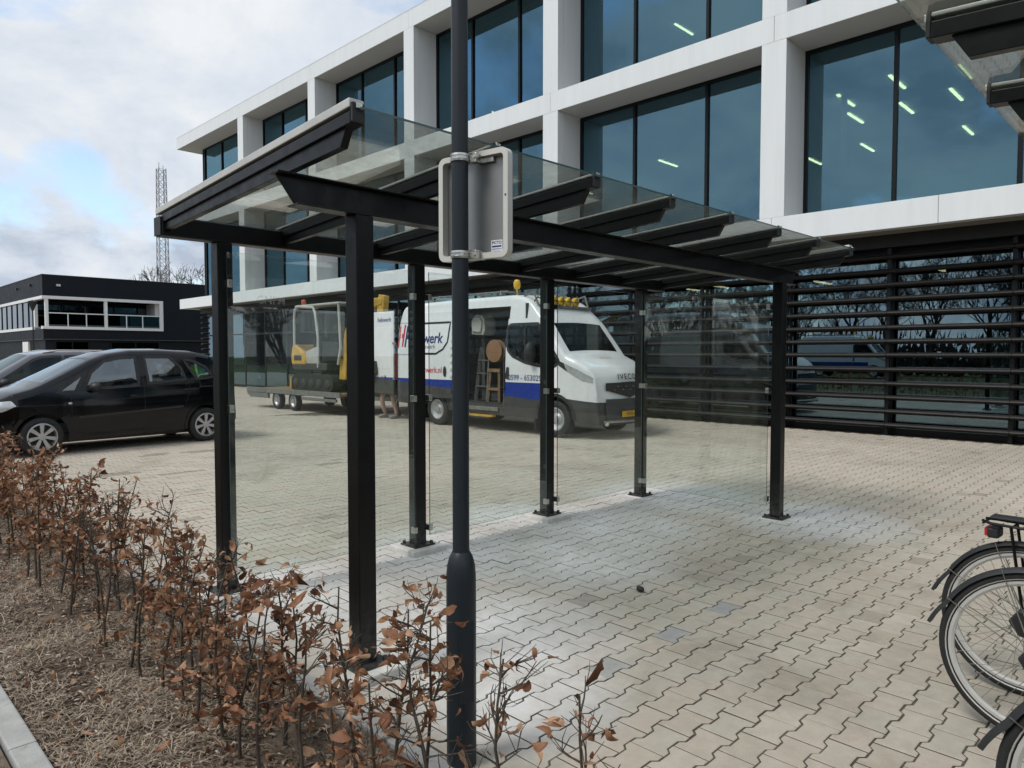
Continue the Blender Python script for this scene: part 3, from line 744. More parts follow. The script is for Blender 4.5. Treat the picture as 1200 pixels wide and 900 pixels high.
for x0, x1 in ((.35, 3.88), (4.13, 7.77)): dk_('balustrade_glass', MB().bb(x0, x1, .005, .015, FB + .22, 4.46), M['black_win'])
dk_('balcony_return', MB().bb(7.6, 7.78, .35, 2.3, FB + .2, FT - .21), M['white_paint'])
dk_('balcony_floor', MB().bb(0, 7.8, .35, 2.6, FB, FB + .12), M['dark_grey_plastic'])
bw = dk_('window', MB().bb(.0, 8.0, 2.38, 2.5, FT - .5, FT - .2).bb(1.6, 1.7, 2.36, 2.5, FB, FT - .5).bb(3.4, 3.5, 2.36, 2.5, FB, FT - .5).bb(5.2, 5.3, 2.36, 2.5, FB, FT - .5).bb(6.9, 7.0, 2.36, 2.5, FB, FT - .5), M['frame'])
obj('pane', MB().bb(0.2, 7.8, 2.44, 2.46, FB, FT - .2), M['black_win'], bw)
lw = MB()
for k in range(12): lw.bb(.05, .14, 2.75 + k * 1.9, 2.85 + k * 1.9, FB + .2, FT - .21)
lwo = dk_('window', lw, M['frame'])
for k in range(12): obj('pane', MB().bb(.1, .115, 2.85 + k * 1.9, 4.65 + k * 1.9, FB + .2, FT - .21), M['black_win'], lwo)
dk_('interior_wall', MB().bb(.6, 8, 5.0, 5.2, FB, FT - .2), M['mach_grey'])
dk_('interior_wall', MB().bb(4.0, 4.2, 5.2, DL, FB, FT - .2), M['mach_grey'])
for x0, x1 in ((.7, 2.9), (4.3, 7.8)):
    w = dk_('window', MB().bb(x0, x1, .06, .125, .9, 1.0).bb(x0, x1, .06, .125, 2.45, 2.55).bb(x0, x0 + .08, .06, .125, 1, 2.45).bb(x1 - .08, x1, .06, .125, 1, 2.45).bb((x0 + x1) / 2 - .04, (x0 + x1) / 2 + .04, .06, .125, 1, 2.45), M['frame'])
    obj('pane', MB().bb(x0 + .08, x1 - .08, .09, .1, 1, 2.45), M['black_win'], w)
dk_('door', MB().bb(-.02, .118, 4.6, 6.4, .0, 2.5), M['white_paint'])
for y in (3.2, 7.6): dk_('wall_lamp', MB().bb(-.12, 0, y, y + .35, 6.55, 6.7), M['plastic'])
dk_('wall_lamp', MB().bb(.85, 1.1, -.14, 0, 6.4, 6.55), M['alu'])
dk2 = copy_tree(dk); dk2.location = (-24, 86, 0); dk2.rotation_euler = (0, 0, PI / 2); dk2.scale = (1.4, 1.4, 1.3)
dk2['label'] = 'second black clad office across the road, mirrored in the ground floor glazing'
# post lamp in front of the dark office
pl = thing('street_lamp', 'thin dark street lamp in front of the black office', 'lamp post', (10.3, 50.2, 0))
obj('pole', MB().tube([(0, 0, 0), (0, 0, 4.2)], [.05, .035], 8), M['lamp_grey'], pl, smooth=40)
obj('lamp_head', MB().lathe([(.05, 4.15), (.09, 4.25), (.2, 4.55), (.26, 4.7), (.05, 4.78), (.001, 4.8)], 12), M['lamp_grey'], pl, smooth=40)

# ------------------------------------------------------------------ lattice mast
ms = thing('lattice_mast', 'tall slender lattice radio mast rising behind the black office', 'mast', (53, 150, 0))
hw = lambda z: 1.02 - .34 * (z / 38)
br = MB()
cs = [(-1, -1), (1, -1), (1, 1), (-1, 1)]
for cx, cy in cs: obj('leg', MB().tube([(cx * hw(0), cy * hw(0), 0), (cx * hw(38), cy * hw(38), 38.2)], .085, 5), M['mast'], ms)
nz = 26
for k in range(nz):
    z0, z1 = 38 * k / nz, 38 * (k + 1) / nz
    for i in range(4):
        a, b = cs[i], cs[(i + 1) % 4]
        br.bar((a[0] * hw(z0), a[1] * hw(z0), z0), (b[0] * hw(z1), b[1] * hw(z1), z1), .055, .055)
        br.bar((b[0] * hw(z0), b[1] * hw(z0), z0), (a[0] * hw(z1), a[1] * hw(z1), z1), .055, .055)
        br.bar((a[0] * hw(z1), a[1] * hw(z1), z1), (b[0] * hw(z1), b[1] * hw(z1), z1), .05, .05)
obj('bracing', br, M['mast'], ms)
obj('antenna', MB().tube([(-.6, -.6, 38), (-.6, -.6, 39.2)], .06, 5).tube([(.6, .6, 38), (.6, .6, 39.0)], .06, 5), M['mast'], ms)
# ------------------------------------------------------------------ bare trees
def bare_tree(seed, h, spread=.55, depth=5, tw=.012):
    r = random.Random(seed); trunk = MB(); crown = MB()
    def grow(p, d, L, rad, lev):
        n = 4 if lev < 2 else 3; pts = [p]; q = p; dd = d.copy()
        for i in range(n):
            dd = (dd + Vector((r.gauss(0, .12), r.gauss(0, .12), r.gauss(0, .06) + .04))).normalized()
            q = q + dd * (L / n); pts.append(q)
        rs = [max(tw, rad * (1 - .55 * i / n)) for i in range(n + 1)]
        (trunk if lev == 0 else crown).tube(pts, rs, 7 if lev == 0 else (5 if lev < 3 else 3), cap=False)
        if lev >= depth: return
        k = r.randint(3, 4) if lev else 7
        for j in range(k):
            f = r.uniform(.35, 1.0) if lev else r.uniform(.3, 1.0)
            i = min(n - 1, int(f * n)); a = pts[i].lerp(pts[i + 1], f * n - i)
            ax = Vector((r.gauss(0, 1), r.gauss(0, 1), r.gauss(0, .3))); nd = (dd + ax.normalized() * r.uniform(.5, 1.0) * spread * 1.5).normalized()
            grow(a, nd, L * r.uniform(.5, .72), max(tw, rs[i] * .55), lev + 1)
    grow(Vector((0, 0, -.1)), Vector((0, 0, 1)), h * .55, h * .018, 0)
    return trunk.mesh('trunk', 60), crown.mesh('crown')
T1 = 'first second third fourth fifth sixth seventh eighth ninth tenth eleventh twelfth thirteenth fourteenth fifteenth sixteenth seventeenth eighteenth nineteenth twentieth'.split()
ORD = T1 + ['twenty-' + w for w in T1[:9]] + ['thirtieth'] + ['thirty-' + w for w in T1[:9]] + ['fortieth'] + ['forty-' + w for w in T1[:9]] + ['fiftieth']
TM = [bare_tree(11, 9.0), bare_tree(12, 10.5), bare_tree(13, 8.0)]
for a, b in TM: a.materials.append(M['bark']); b.materials.append(M['bark'])
def tree(x, y, k, sc, label, group=None, rz=0):
    t = thing('bare_tree', label, 'tree', (x, y, 0), rz, group); t.scale = (sc,) * 3
    obj('trunk', TM[k][0], None, t); obj('crown', TM[k][1], None, t)
for i, (x, y, k, sc) in enumerate(((38.6, 104, 0, 1.5), (42.0, 107, 1, 1.35), (44.5, 104, 2, 1.9), (46.5, 109, 0, 1.55))):
    tree(x, y, k, sc, ORD[i] + ' leafless tree from the lattice mast, behind the black office', 'leafless trees behind the black office', i)
k = 0
for v in range(-44, 66, 7):
    tree(-27 + rng.uniform(-4, 3), v + rng.uniform(-2, 2), k % 3, rng.uniform(.95, 1.3), ORD[k] + ' leafless tree along the far side of the road, mirrored in the glass', 'leafless roadside trees', k * 1.3); k += 1
for v in range(-40, 60, 8):
    tree(-38 + rng.uniform(-2, 2), v + rng.uniform(-2, 2), (k + 1) % 3, rng.uniform(1.1, 1.5), ORD[k - 16] + ' taller leafless tree in the row behind the roadside shrubs', 'leafless trees behind the shrubs', k * 1.7); k += 1
tree(8.9, -7.2, 2, .62, 'young leafless tree mirrored in the glass wall of the shelter', None, 2.0)
bank = MB(); r2 = random.Random(3)
for i in range(9000):
    x, y = -33 + r2.uniform(-2.2, 2.2), r2.uniform(-60, 80); hh = 5.2 * (.75 + .4 * mnoise.noise((y * .12, 0, 0)))
    w = r2.uniform(.03, .10); a = r2.uniform(0, PI); dx_, dy_ = math.cos(a) * w, math.sin(a) * w; z = hh * r2.random() ** 1.6
    if z < 2.2: w *= 4; dx_ *= 4; dy_ *= 4
    bank.add([(x - dx_, y - dy_, z), (x + dx_, y + dy_, z + r2.uniform(-.2, .2)), (x + r2.uniform(-.3, .3), y + r2.uniform(-.3, .3), z + r2.uniform(.5, 1.3))], [(0, 1, 2)])
o = obj('shrub_belt', bank, M['bark'], kind='stuff'); o['label'] = 'dense brown shrub belt along the far side of the road'; o['category'] = 'shrubs'

# ------------------------------------------------------------------ vehicles
def inpoly(x, z, P):
    c = False; n = len(P)
    for i in range(n):
        x1, z1 = P[i]; x2, z2 = P[(i + 1) % n]
        if (z1 > z) != (z2 > z) and x < (x2 - x1) * (z - z1) / (z2 - z1) + x1: c = not c
    return c
class Body:
    """Vehicle skin: side grids mapped on Y(x,z), a crowned top strip and bulged ends. x forward, y left."""
    def __init__(s, top, plan, tz, sill, arches, er=.07, crown=.03, nose=.15, tail=.06, n=170, rows=26, sm=.05):
        s.top = sorted(top); s.plan = sorted(plan); s.tz = tz; s.sill = sorted(sill); s.arches = arches
        s.er, s.crown, s.nose, s.tail, s.rows = er, crown, nose, tail, rows
        s.x0, s.x1 = s.top[0][0], s.top[-1][0]
        xs = list(np.linspace(s.x0, s.x1, n))
        for xw, r, zc in arches: xs += [xw - r, xw + r, xw - r + .004, xw + r - .004]
        s.xs = sorted(set(round(x, 4) for x in xs)); s.sm = sm
        g = np.linspace(s.x0, s.x1, 700); z = np.interp(g, *zip(*s.top)); k = max(1, int(sm / (g[1] - g[0])))
        ker = np.hanning(2 * k + 3)[1:-1]; ker /= ker.sum(); zp = np.pad(z, len(ker) // 2, mode='edge')
        s.g, s.gz = g, np.convolve(zp, ker, 'valid')[:700]
        s.gz[0], s.gz[-1] = z[0], z[-1]
    def zt(s, x): return float(np.interp(x, s.g, s.gz))
    def zb(s, x):
        z = float(np.interp(x, *zip(*s.sill)))
        for xw, r, zc in s.arches:
            if abs(x - xw) <= r: z = max(z, zc + math.sqrt(max(0, r * r - (x - xw) ** 2)))
        return z
    def Y(s, x, z):
        y = float(np.interp(x, *zip(*s.plan))) * float(np.interp(z, *zip(*s.tz)))
        d = max(0.0, s.zt(x) - z)
        if d < s.er: y -= s.er * .8 * (1 - math.sqrt(max(0, 1 - ((s.er - d) / s.er) ** 2)))
        return y
    def bx(s, x, q):
        L = .7; b = 0
        if x > s.x1 - L: b = s.nose * ((x - s.x1 + L) / L) ** 2
        if x < s.x0 + L: b = -s.tail * ((s.x0 + L - x) / L) ** 2
        return x + b * (1 - q * q)
    def tp(s, x, q, off=0.0):
        z = s.zt(x); y = s.Y(x, z) * q
        return (s.bx(x, q), y, z + s.crown * (1 - q * q) + off)
    def skin(s, holes_l=(), holes_r=(), top_holes=(), nq=12, front_hole=None):
        m = MB(); rows = s.rows
        for sgn, holes in ((1, holes_l), (-1, holes_r)):
            b = len(m.v)
            for x in s.xs:
                z0, z1 = s.zb(x), s.zt(x)
                for j in range(rows + 1):
                    f = j / rows; f = 1 - (1 - f) ** 1.25; z = z0 + (z1 - z0) * f
                    m.v.append((s.bx(x, 1), sgn * s.Y(x, z), z))
            for i in range(len(s.xs) - 1):
                for j in range(rows):
                    a = b + i * (rows + 1) + j; q = (a, a + rows + 1, a + rows + 2, a + 1)
                    cx = sum(m.v[t][0] for t in q) / 4; cz = sum(m.v[t][2] for t in q) / 4
                    if any(inpoly(cx, cz, P) for P in holes): continue
                    m.f.append(q)
        b = len(m.v)
        for x in s.xs:
            for k in range(nq + 1): m.v.append(s.tp(x, -1 + 2 * k / nq))
        for i in range(len(s.xs) - 1):
            for k in range(nq):
                cx = (s.xs[i] + s.xs[i + 1]) / 2; cq = -1 + 2 * (k + .5) / nq
                if any(x0 < cx < x1 and abs(cq) < qm for x0, x1, qm in top_holes): continue
                a = b + i * (nq + 1) + k; m.f.append((a, a + 1, a + nq + 2, a + nq + 1))
        for x in (s.xs[0], s.xs[-1]):
            b = len(m.v); z0, z1 = s.zb(x), s.zt(x)
            for j in range(rows + 1):
                f = j / rows; z = z0 + (z1 - z0) * f
                for k in range(nq + 1):
                    q = -1 + 2 * k / nq; m.v.append((s.bx(x, q), q * s.Y(x, z), z + s.crown * (1 - q * q) * f))
            for j in range(rows):
                for k in range(nq):
                    a = b + j * (nq + 1) + k; m.f.append((a, a + 1, a + nq + 2, a + nq + 1))
        return m
    def weld(s, m, name, mat, parent):
        me = bpy.data.meshes.new(name); me.from_pydata(m.v, [], m.f)
        b = bmesh.new(); b.from_mesh(me); bmesh.ops.remove_doubles(b, verts=b.verts, dist=.0015); bmesh.ops.recalc_face_normals(b, faces=b.faces); b.to_mesh(me); b.free()
        me.polygons.foreach_set('use_smooth', [True] * len(me.polygons)); me.set_sharp_from_angle(angle=R(38))
        return obj(name, me, mat, parent)
    def patch(s, P, sgn, off=.003, nx=14, nz=6):
        xs = [p[0] for p in P]; a, b = min(xs) + 1e-4, max(xs) - 1e-4; m = MB()
        for i in range(nx + 1):
            x = a + (b - a) * i / nx; zz = []
            for k in range(len(P)):
                (x1, z1), (x2, z2) = P[k], P[(k + 1) % len(P)]
                if (x1 - x) * (x2 - x) <= 0 and x1 != x2: zz.append(z1 + (z2 - z1) * (x - x1) / (x2 - x1))
            lo, hi = min(zz), max(zz)
            for j in range(nz + 1):
                z = lo + (hi - lo) * j / nz; m.v.append((s.bx(x, 1), sgn * (s.Y(x, z) + off), z))
        for i in range(nx):
            for j in range(nz):
                q = i * (nz + 1) + j; m.f.append((q, q + nz + 1, q + nz + 2, q + 1))
        return m
    def ring(s, P, sgn, w=.03, off=.006, inner=-.006):
        n = len(P); D = []
        for k in range(n):
            a, b = P[k], P[(k + 1) % n]; L = math.hypot(b[0] - a[0], b[1] - a[1]); st = max(1, int(L / .06))
            for i in range(st): D.append((a[0] + (b[0] - a[0]) * i / st, a[1] + (b[1] - a[1]) * i / st))
        area = sum(D[i][0] * D[(i + 1) % len(D)][1] - D[(i + 1) % len(D)][0] * D[i][1] for i in range(len(D))); sg_ = 1 if area > 0 else -1
        m = MB(); N = len(D)
        for i in range(N):
            p, q = D[i - 1], D[(i + 1) % N]; t = (q[0] - p[0], q[1] - p[1]); L = math.hypot(*t) or 1; nrm = (t[1] / L * sg_, -t[0] / L * sg_)
            for d in (inner, w):
                x, z = D[i][0] + nrm[0] * d, D[i][1] + nrm[1] * d; m.v.append((s.bx(x, 1), sgn * (s.Y(x, z) + off), z))
        for i in range(N):
            a = 2 * i; b = 2 * ((i + 1) % N); m.f.append((a, a + 1, b + 1, b))
        return m
    def topatch(s, x0, x1, qm, off=.003, nx=14, nq=12):
        m = MB()
        for i in range(nx + 1):
            for k in range(nq + 1): m.v.append(s.tp(x0 + (x1 - x0) * i / nx, (-1 + 2 * k / nq) * qm, off))
        for i in range(nx):
            for k in range(nq):
                a = i * (nq + 1) + k; m.f.append((a, a + 1, a + nq + 2, a + nq + 1))
        return m
    def seam(s, pts, sgn, w=.006, off=.002):
        m = MB(); D = []
        for a, b in zip(pts[:-1], pts[1:]):
            st = max(1, int(math.hypot(b[0] - a[0], b[1] - a[1]) / .05))
            for i in range(st): D.append((a[0] + (b[0] - a[0]) * i / st, a[1] + (b[1] - a[1]) * i / st))
        D.append(pts[-1])
        for i, p in enumerate(D):
            a, b = D[max(0, i - 1)], D[min(len(D) - 1, i + 1)]; t = (b[0] - a[0], b[1] - a[1]); L = math.hypot(*t) or 1
            for d in (-w / 2, w / 2):
                x, z = p[0] - t[1] / L * d, p[1] + t[0] / L * d; m.v.append((s.bx(x, 1), sgn * (s.Y(x, z) + off), z))
        for i in range(len(D) - 1): m.f.append((2 * i, 2 * i + 1, 2 * i + 3, 2 * i + 2))
        return m
def wheel_meshes(r, w, rimr, spokes, sw, cover='spoke'):
    ty = MB().lathe([(rimr, -w / 2 + .015), (rimr + .02, -w / 2), (r - .03, -w / 2), (r - .008, -w / 2 + .012), (r, -w / 2 + .035), (r, w / 2 - .035), (r - .008, w / 2 - .012), (r - .03, w / 2), (rimr + .02, w / 2), (rimr, w / 2 - .015)], 36, axis='Y', closed=True).mesh('tyre', 40)
    rm = MB().lathe([(rimr, -w / 2 + .012), (rimr + .008, w / 2 - .008), (rimr - .012, w / 2 - .004), (rimr - .02, w / 2 - .02), (rimr - .022, -w / 2 + .02)], 36, axis='Y')
    if cover == 'spoke':
        rm.lathe([(.001, w / 2 - .02), (.055, w / 2 - .02), (.06, w / 2 - .035), (.06, 0)], 16, axis='Y')
        for k in range(spokes):
            a = 2 * PI * k / spokes + PI / 2; d = Vector((math.cos(a), 0, math.sin(a))); t = Vector((-math.sin(a), 0, math.cos(a)))
            p0, p1 = d * .04, d * (rimr - .01); y0, y1 = w / 2 - .025, w / 2 - .018
            rm.add([p0 - t * sw * .7 + Vector((0, y0, 0)), p0 + t * sw * .7 + Vector((0, y0, 0)), p1 + t * sw * 1.25 + Vector((0, y1, 0)), p1 - t * sw * 1.25 + Vector((0, y1, 0)),
                    p0 - t * sw * .7 + Vector((0, y0 - .04, 0)), p0 + t * sw * .7 + Vector((0, y0 - .04, 0)), p1 + t * sw * 1.25 + Vector((0, y1 - .04, 0)), p1 - t * sw * 1.25 + Vector((0, y1 - .04, 0))],
                   [(0, 1, 2, 3), (4, 7, 6, 5), (0, 4, 5, 1), (1, 5, 6, 2), (2, 6, 7, 3), (3, 7, 4, 0)])
    else:
        rm.lathe([(.001, w / 2 - .005), (.07, w / 2 - .005), (.075, w / 2 - .03), (.12, w / 2 - .055), (rimr - .03, w / 2 - .03), (rimr - .015, w / 2 - .02)], 24, axis='Y')
    rmm = rm.mesh('rim', 35)
    dk_ = MB().lathe([(.001, 0), (rimr - .01, 0)], 24, axis='Y').mesh('brake_disc')
    ty.materials.append(M['rubber']); rmm.materials.append(M['rim']); dk_.materials.append(M['mach_grey'])
    return ty, rmm, dk_
def add_wheels(t, wm, spots):
    for x, y, z in spots:
        o = obj('wheel', wm[0], None, t, loc=(x, y, z), rot=(0, 0, 0 if y > 0 else PI))
        obj('rim', wm[1], None, o); obj('brake_disc', wm[2], None, o)
def seat_mb(x, y, z=.35, w=.5):
    m = MB(); m.box((x, y, z + .12), (.5, w, .16)); m.box((x - .28, y, z + .48), (.13, w, .66), m=Matrix.Rotation(R(-12), 3, 'Y')); m.box((x - .37, y, z + .9), (.08, w * .5, .18)); return m
def mirror_(t, x, y, z, mat, sx=.09, sy=.19, sz=.13):
    s = 1 if y > 0 else -1
    obj('mirror', MB().sphere((x, y + s * .09, z), 1, 12, 8, (sx, sy * .6, sz * .62)).bar((x, y - s * .05, z - .04), (x, y + s * .06, z - .02), .04, .03), mat, t, smooth=60)

def hatchback(name, label, loc, rz, paint, prof, glassmat, vest=False, rails=False, dz=0.0):
    t = thing(name, label, 'car', loc, rz)
    B = prof['body']; body = Body(**B)
    wins = prof['wins']; allw = list(wins.values())
    sk = body.skin(allw, allw, [prof['ws'], prof['rw']])
    body.weld(sk, 'body', paint, t)
    for sgn in (1, -1):
        for k, P in wins.items():
            w = obj('window', body.patch(P, sgn, -.004), glassmat, t, smooth=60)
            obj('window_seal', body.ring(P, sgn, .028, .004, -.02), M['plastic'], w)
        for ln in prof['seams']: obj('panel_gap', body.seam(ln, sgn), M['black_text'], t)
        obj('side_moulding', body.seam(prof['mould'], sgn, .035, .007), M['plastic'], t)
        for hx, hz in prof['handles']: obj('door_handle', MB().sphere((hx, sgn * (body.Y(hx, hz) + .01), hz), 1, 12, 6, (.085, .02, .022)), paint, t, smooth=60)
        mirror_(t, prof['mir'][0], sgn * body.Y(*prof['mir']), prof['mir'][1], M['plastic'])
        for xw, r, zc in B['arches']:
            pts = [(xw + (r + .02) * math.cos(a), zc + (r + .02) * math.sin(a)) for a in np.linspace(R(-8), R(188), 26)]
            obj('wheel_arch', body.seam([(x, max(z, .2)) for x, z in pts], sgn, .05, .009), paint if prof.get('archpaint') else M['plastic'], t, smooth=60)
        obj('headlight', body.patch(prof['lamp'], sgn, .004), M['lamp_clear'], t, smooth=60)
        obj('tail_light', body.patch(prof['tail'], sgn, .004), M['red_lamp'], t, smooth=60)
    obj('windscreen', body.topatch(prof['ws'][0] - .02, prof['ws'][1] + .02, prof['ws'][2] + .01, -.003), glassmat, t, smooth=60)
    obj('rear_window', body.topatch(prof['rw'][0] - .02, prof['rw'][1] + .02, prof['rw'][2] + .01, -.003), glassmat, t, smooth=60)
    add_wheels(t, prof['wm'], [(xw, s_ * (B['plan'][len(B['plan']) // 2][1] - .115), prof['wr']) for xw, r, zc in B['arches'] for s_ in (1, -1)])
    fx = B['arches'][0][0]
    obj('underbody', MB().bb(body.x0 + .15, body.x1 - .2, -.6, .6, .17, .32), M['plastic'], t)
    obj('cabin_floor', MB().bb(-1.5, 1.2, -.62, .62, .33, .38), M['seat'], t)
    obj('dashboard', MB().prism([(1.35, .4), (.95, .6), (.9, .92), (1.35, .98)], -.66, .66, 'XZ'), M['plastic'], t)
    for sy in (.36, -.36): obj('seat', seat_mb(.15, sy, .35), M['seat'], t, bevel=.04)
    obj('rear_seat', MB().box((-.85, 0, .5), (.5, 1.2, .16)).box((-1.12, 0, .84), (.13, 1.2, .6), m=Matrix.Rotation(R(-14), 3, 'Y')).box((-1.2, .35, 1.24), (.08, .26, .16)).box((-1.2, -.35, 1.24), (.08, .26, .16)), M['seat'], t, bevel=.04)
    obj('steering_wheel', MB().lathe([(.17, -.012), (.19, -.012), (.19, .012), (.17, .012)], 20, (.72, .36, .95), 'X', closed=True), M['plastic'], t, smooth=40)
    obj('grille', MB().bb(body.x1 + body_nose(body) - .01, body.x1 + body_nose(body) + .012, -.35, .35, .42, .56), M['plastic'], t)
    return t, body
def body_nose(b): return b.nose
wm_car = wheel_meshes(.305, .19, .205, 7, .026)
# black compact MPV
XO = 4.0
def L(P): return [(-(u - XO) , z) for u, z in P]
mer = dict(
    body=dict(top=[(-1.93, .55), (-1.92, .95), (-1.86, 1.12), (-1.70, 1.40), (-1.48, 1.575), (-1.2, 1.635), (-.6, 1.668), (-.1, 1.66), (.28, 1.60), (.52, 1.515), (1.30, 1.105), (1.42, 1.055), (1.66, .985), (1.90, .87), (2.02, .76), (2.07, .62), (2.08, .5)],
              plan=[(-1.95, .72), (-1.75, .80), (-1.2, .84), (0, .845), (1.0, .845), (1.6, .81), (1.95, .72), (2.1, .64)],
              tz=[(.15, .965), (.3, .985), (.55, 1), (.8, .995), (1.02, .965), (1.2, .915), (1.5, .80), (1.7, .72)],
              sill=[(-1.95, .36), (-1.6, .30), (-1.0, .26), (1.0, .19), (1.7, .2), (2.1, .24)], arches=[(1.31, .365, .31), (-1.31, .365, .31)], er=.10, crown=.03, nose=.14, tail=.07),
    wins=dict(a=L([(2.90, .985), (3.165, 1.0), (3.335, 1.30)]), b=L([(3.30, 1.03), (3.42, 1.29), (3.64, 1.475), (3.9, 1.53), (4.14, 1.54), (4.14, 1.065)]),
              c=L([(4.29, 1.545), (4.72, 1.54), (4.89, 1.35), (4.955, 1.15), (4.31, 1.09)]), d=L([(4.97, 1.49), (5.13, 1.47), (5.36, 1.35), (5.46, 1.175), (5.16, 1.15)])),
    ws=(.56, 1.24, .86), rw=(-1.80, -1.52, .8),
    seams=[L([(3.10, .98), (3.10, .62), (3.16, .3), (3.22, .24)]), L([(4.225, 1.57), (4.225, .26)]), L([(5.0, 1.15), (5.02, .95), (4.93, .72)]), L([(3.1, .245), (4.8, .28)])],
    mould=L([(3.2, .58), (4.88, .665)]), handles=[(-.06, .885), (-.97, .955)], mir=(.565, 1.06), lamp=L([(2.02, .70), (2.06, .86), (2.30, .885), (2.36, .80), (2.2, .72)]), tail=L([(5.60, .98), (5.74, 1.3), (5.86, 1.1), (5.88, .9)]), wm=wm_car, wr=.305, archpaint=True)
car, cb_ = hatchback('parked_car', 'black compact people carrier with silver wheels parked facing the hedge', (4.0, 13.90, 0), PI + R(4.0), M['car_black'], mer, M['car_glass'])
# green hi-vis vest hanging in the boot, white child seat trim, indicator lens
vst = obj('safety_vest', MB().sphere((-1.22, .58, 1.26), 1, 10, 8, (.15, .06, .15)).sphere((-1.36, .57, 1.22), 1, 9, 7, (.12, .06, .1)), M['hivis'])
tag(vst, 'bright green hi-vis vest inside the rear window of the black car', 'vest'); vst.matrix_world = Matrix.Translation((4.0, 13.90, 0)) @ Matrix.Rotation(PI + R(4.0), 4, 'Z')
obj('indicator', MB().sphere((.92, cb_.Y(.92, .81) + .004, .81), 1, 8, 6, (.03, .008, .018)), M['lamp_clear'], car)
# grey estate behind it
est = dict(
    body=dict(top=[(-2.25, .6), (-2.22, 1.0), (-2.05, 1.35), (-1.75, 1.545), (-1.3, 1.605), (-.5, 1.64), (.0, 1.635), (.35, 1.58), (1.15, 1.09), (1.3, 1.04), (1.8, .96), (2.1, .85), (2.2, .7), (2.22, .55)],
              plan=[(-2.3, .75), (-2.0, .86), (-1.2, .89), (0, .9), (1.0, .9), (1.7, .86), (2.1, .76), (2.3, .68)],
              tz=mer['body']['tz'], sill=[(-2.3, .36), (-1, .25), (1.2, .22), (2.3, .25)], arches=[(1.36, .37, .33), (-1.36, .37, .33)], er=.11, crown=.035, nose=.15, tail=.08),
    wins=dict(b=[(1.0, 1.03), (.35, 1.48), (.2, 1.53), (-.12, 1.55), (-.12, 1.06)], c=[(-.2, 1.55), (-.9, 1.55), (-1.05, 1.35), (-1.12, 1.12), (-.2, 1.07)], d=[(-1.14, 1.53), (-1.65, 1.46), (-1.9, 1.24), (-1.2, 1.14)]),
    ws=(.4, 1.1, .86), rw=(-2.15, -1.85, .8), seams=[[(-.16, 1.56), (-.16, .3)], [(1.05, 1.0), (1.0, .3)], [(-1.1, 1.12), (-1.0, .75)]],
    mould=[(.9, .5), (-1.0, .5)], handles=[(.05, .93), (-.95, .96)], mir=(.88, 1.06), lamp=[(2.1, .72), (2.1, .84), (1.85, .9), (1.8, .82)], tail=[(-1.98, .98), (-2.06, 1.2), (-2.18, 1.0), (-2.18, .9)], wm=wm_car, wr=.32, archpaint=True)
car2, cb2 = hatchback('parked_car', 'dark grey estate car with roof rails parked behind the black car', (3.6, 16.9, 0), PI + R(4.0), M['car_grey'], est, M['dark_glass'])
for sgn in (1, -1):
    obj('roof_rail', MB().tube([(.15, sgn * .58, 1.62), (-.1, sgn * .6, 1.665), (-.9, sgn * .6, 1.66), (-1.55, sgn * .58, 1.60)], .016, 8), M['alu'], car2, smooth=50)

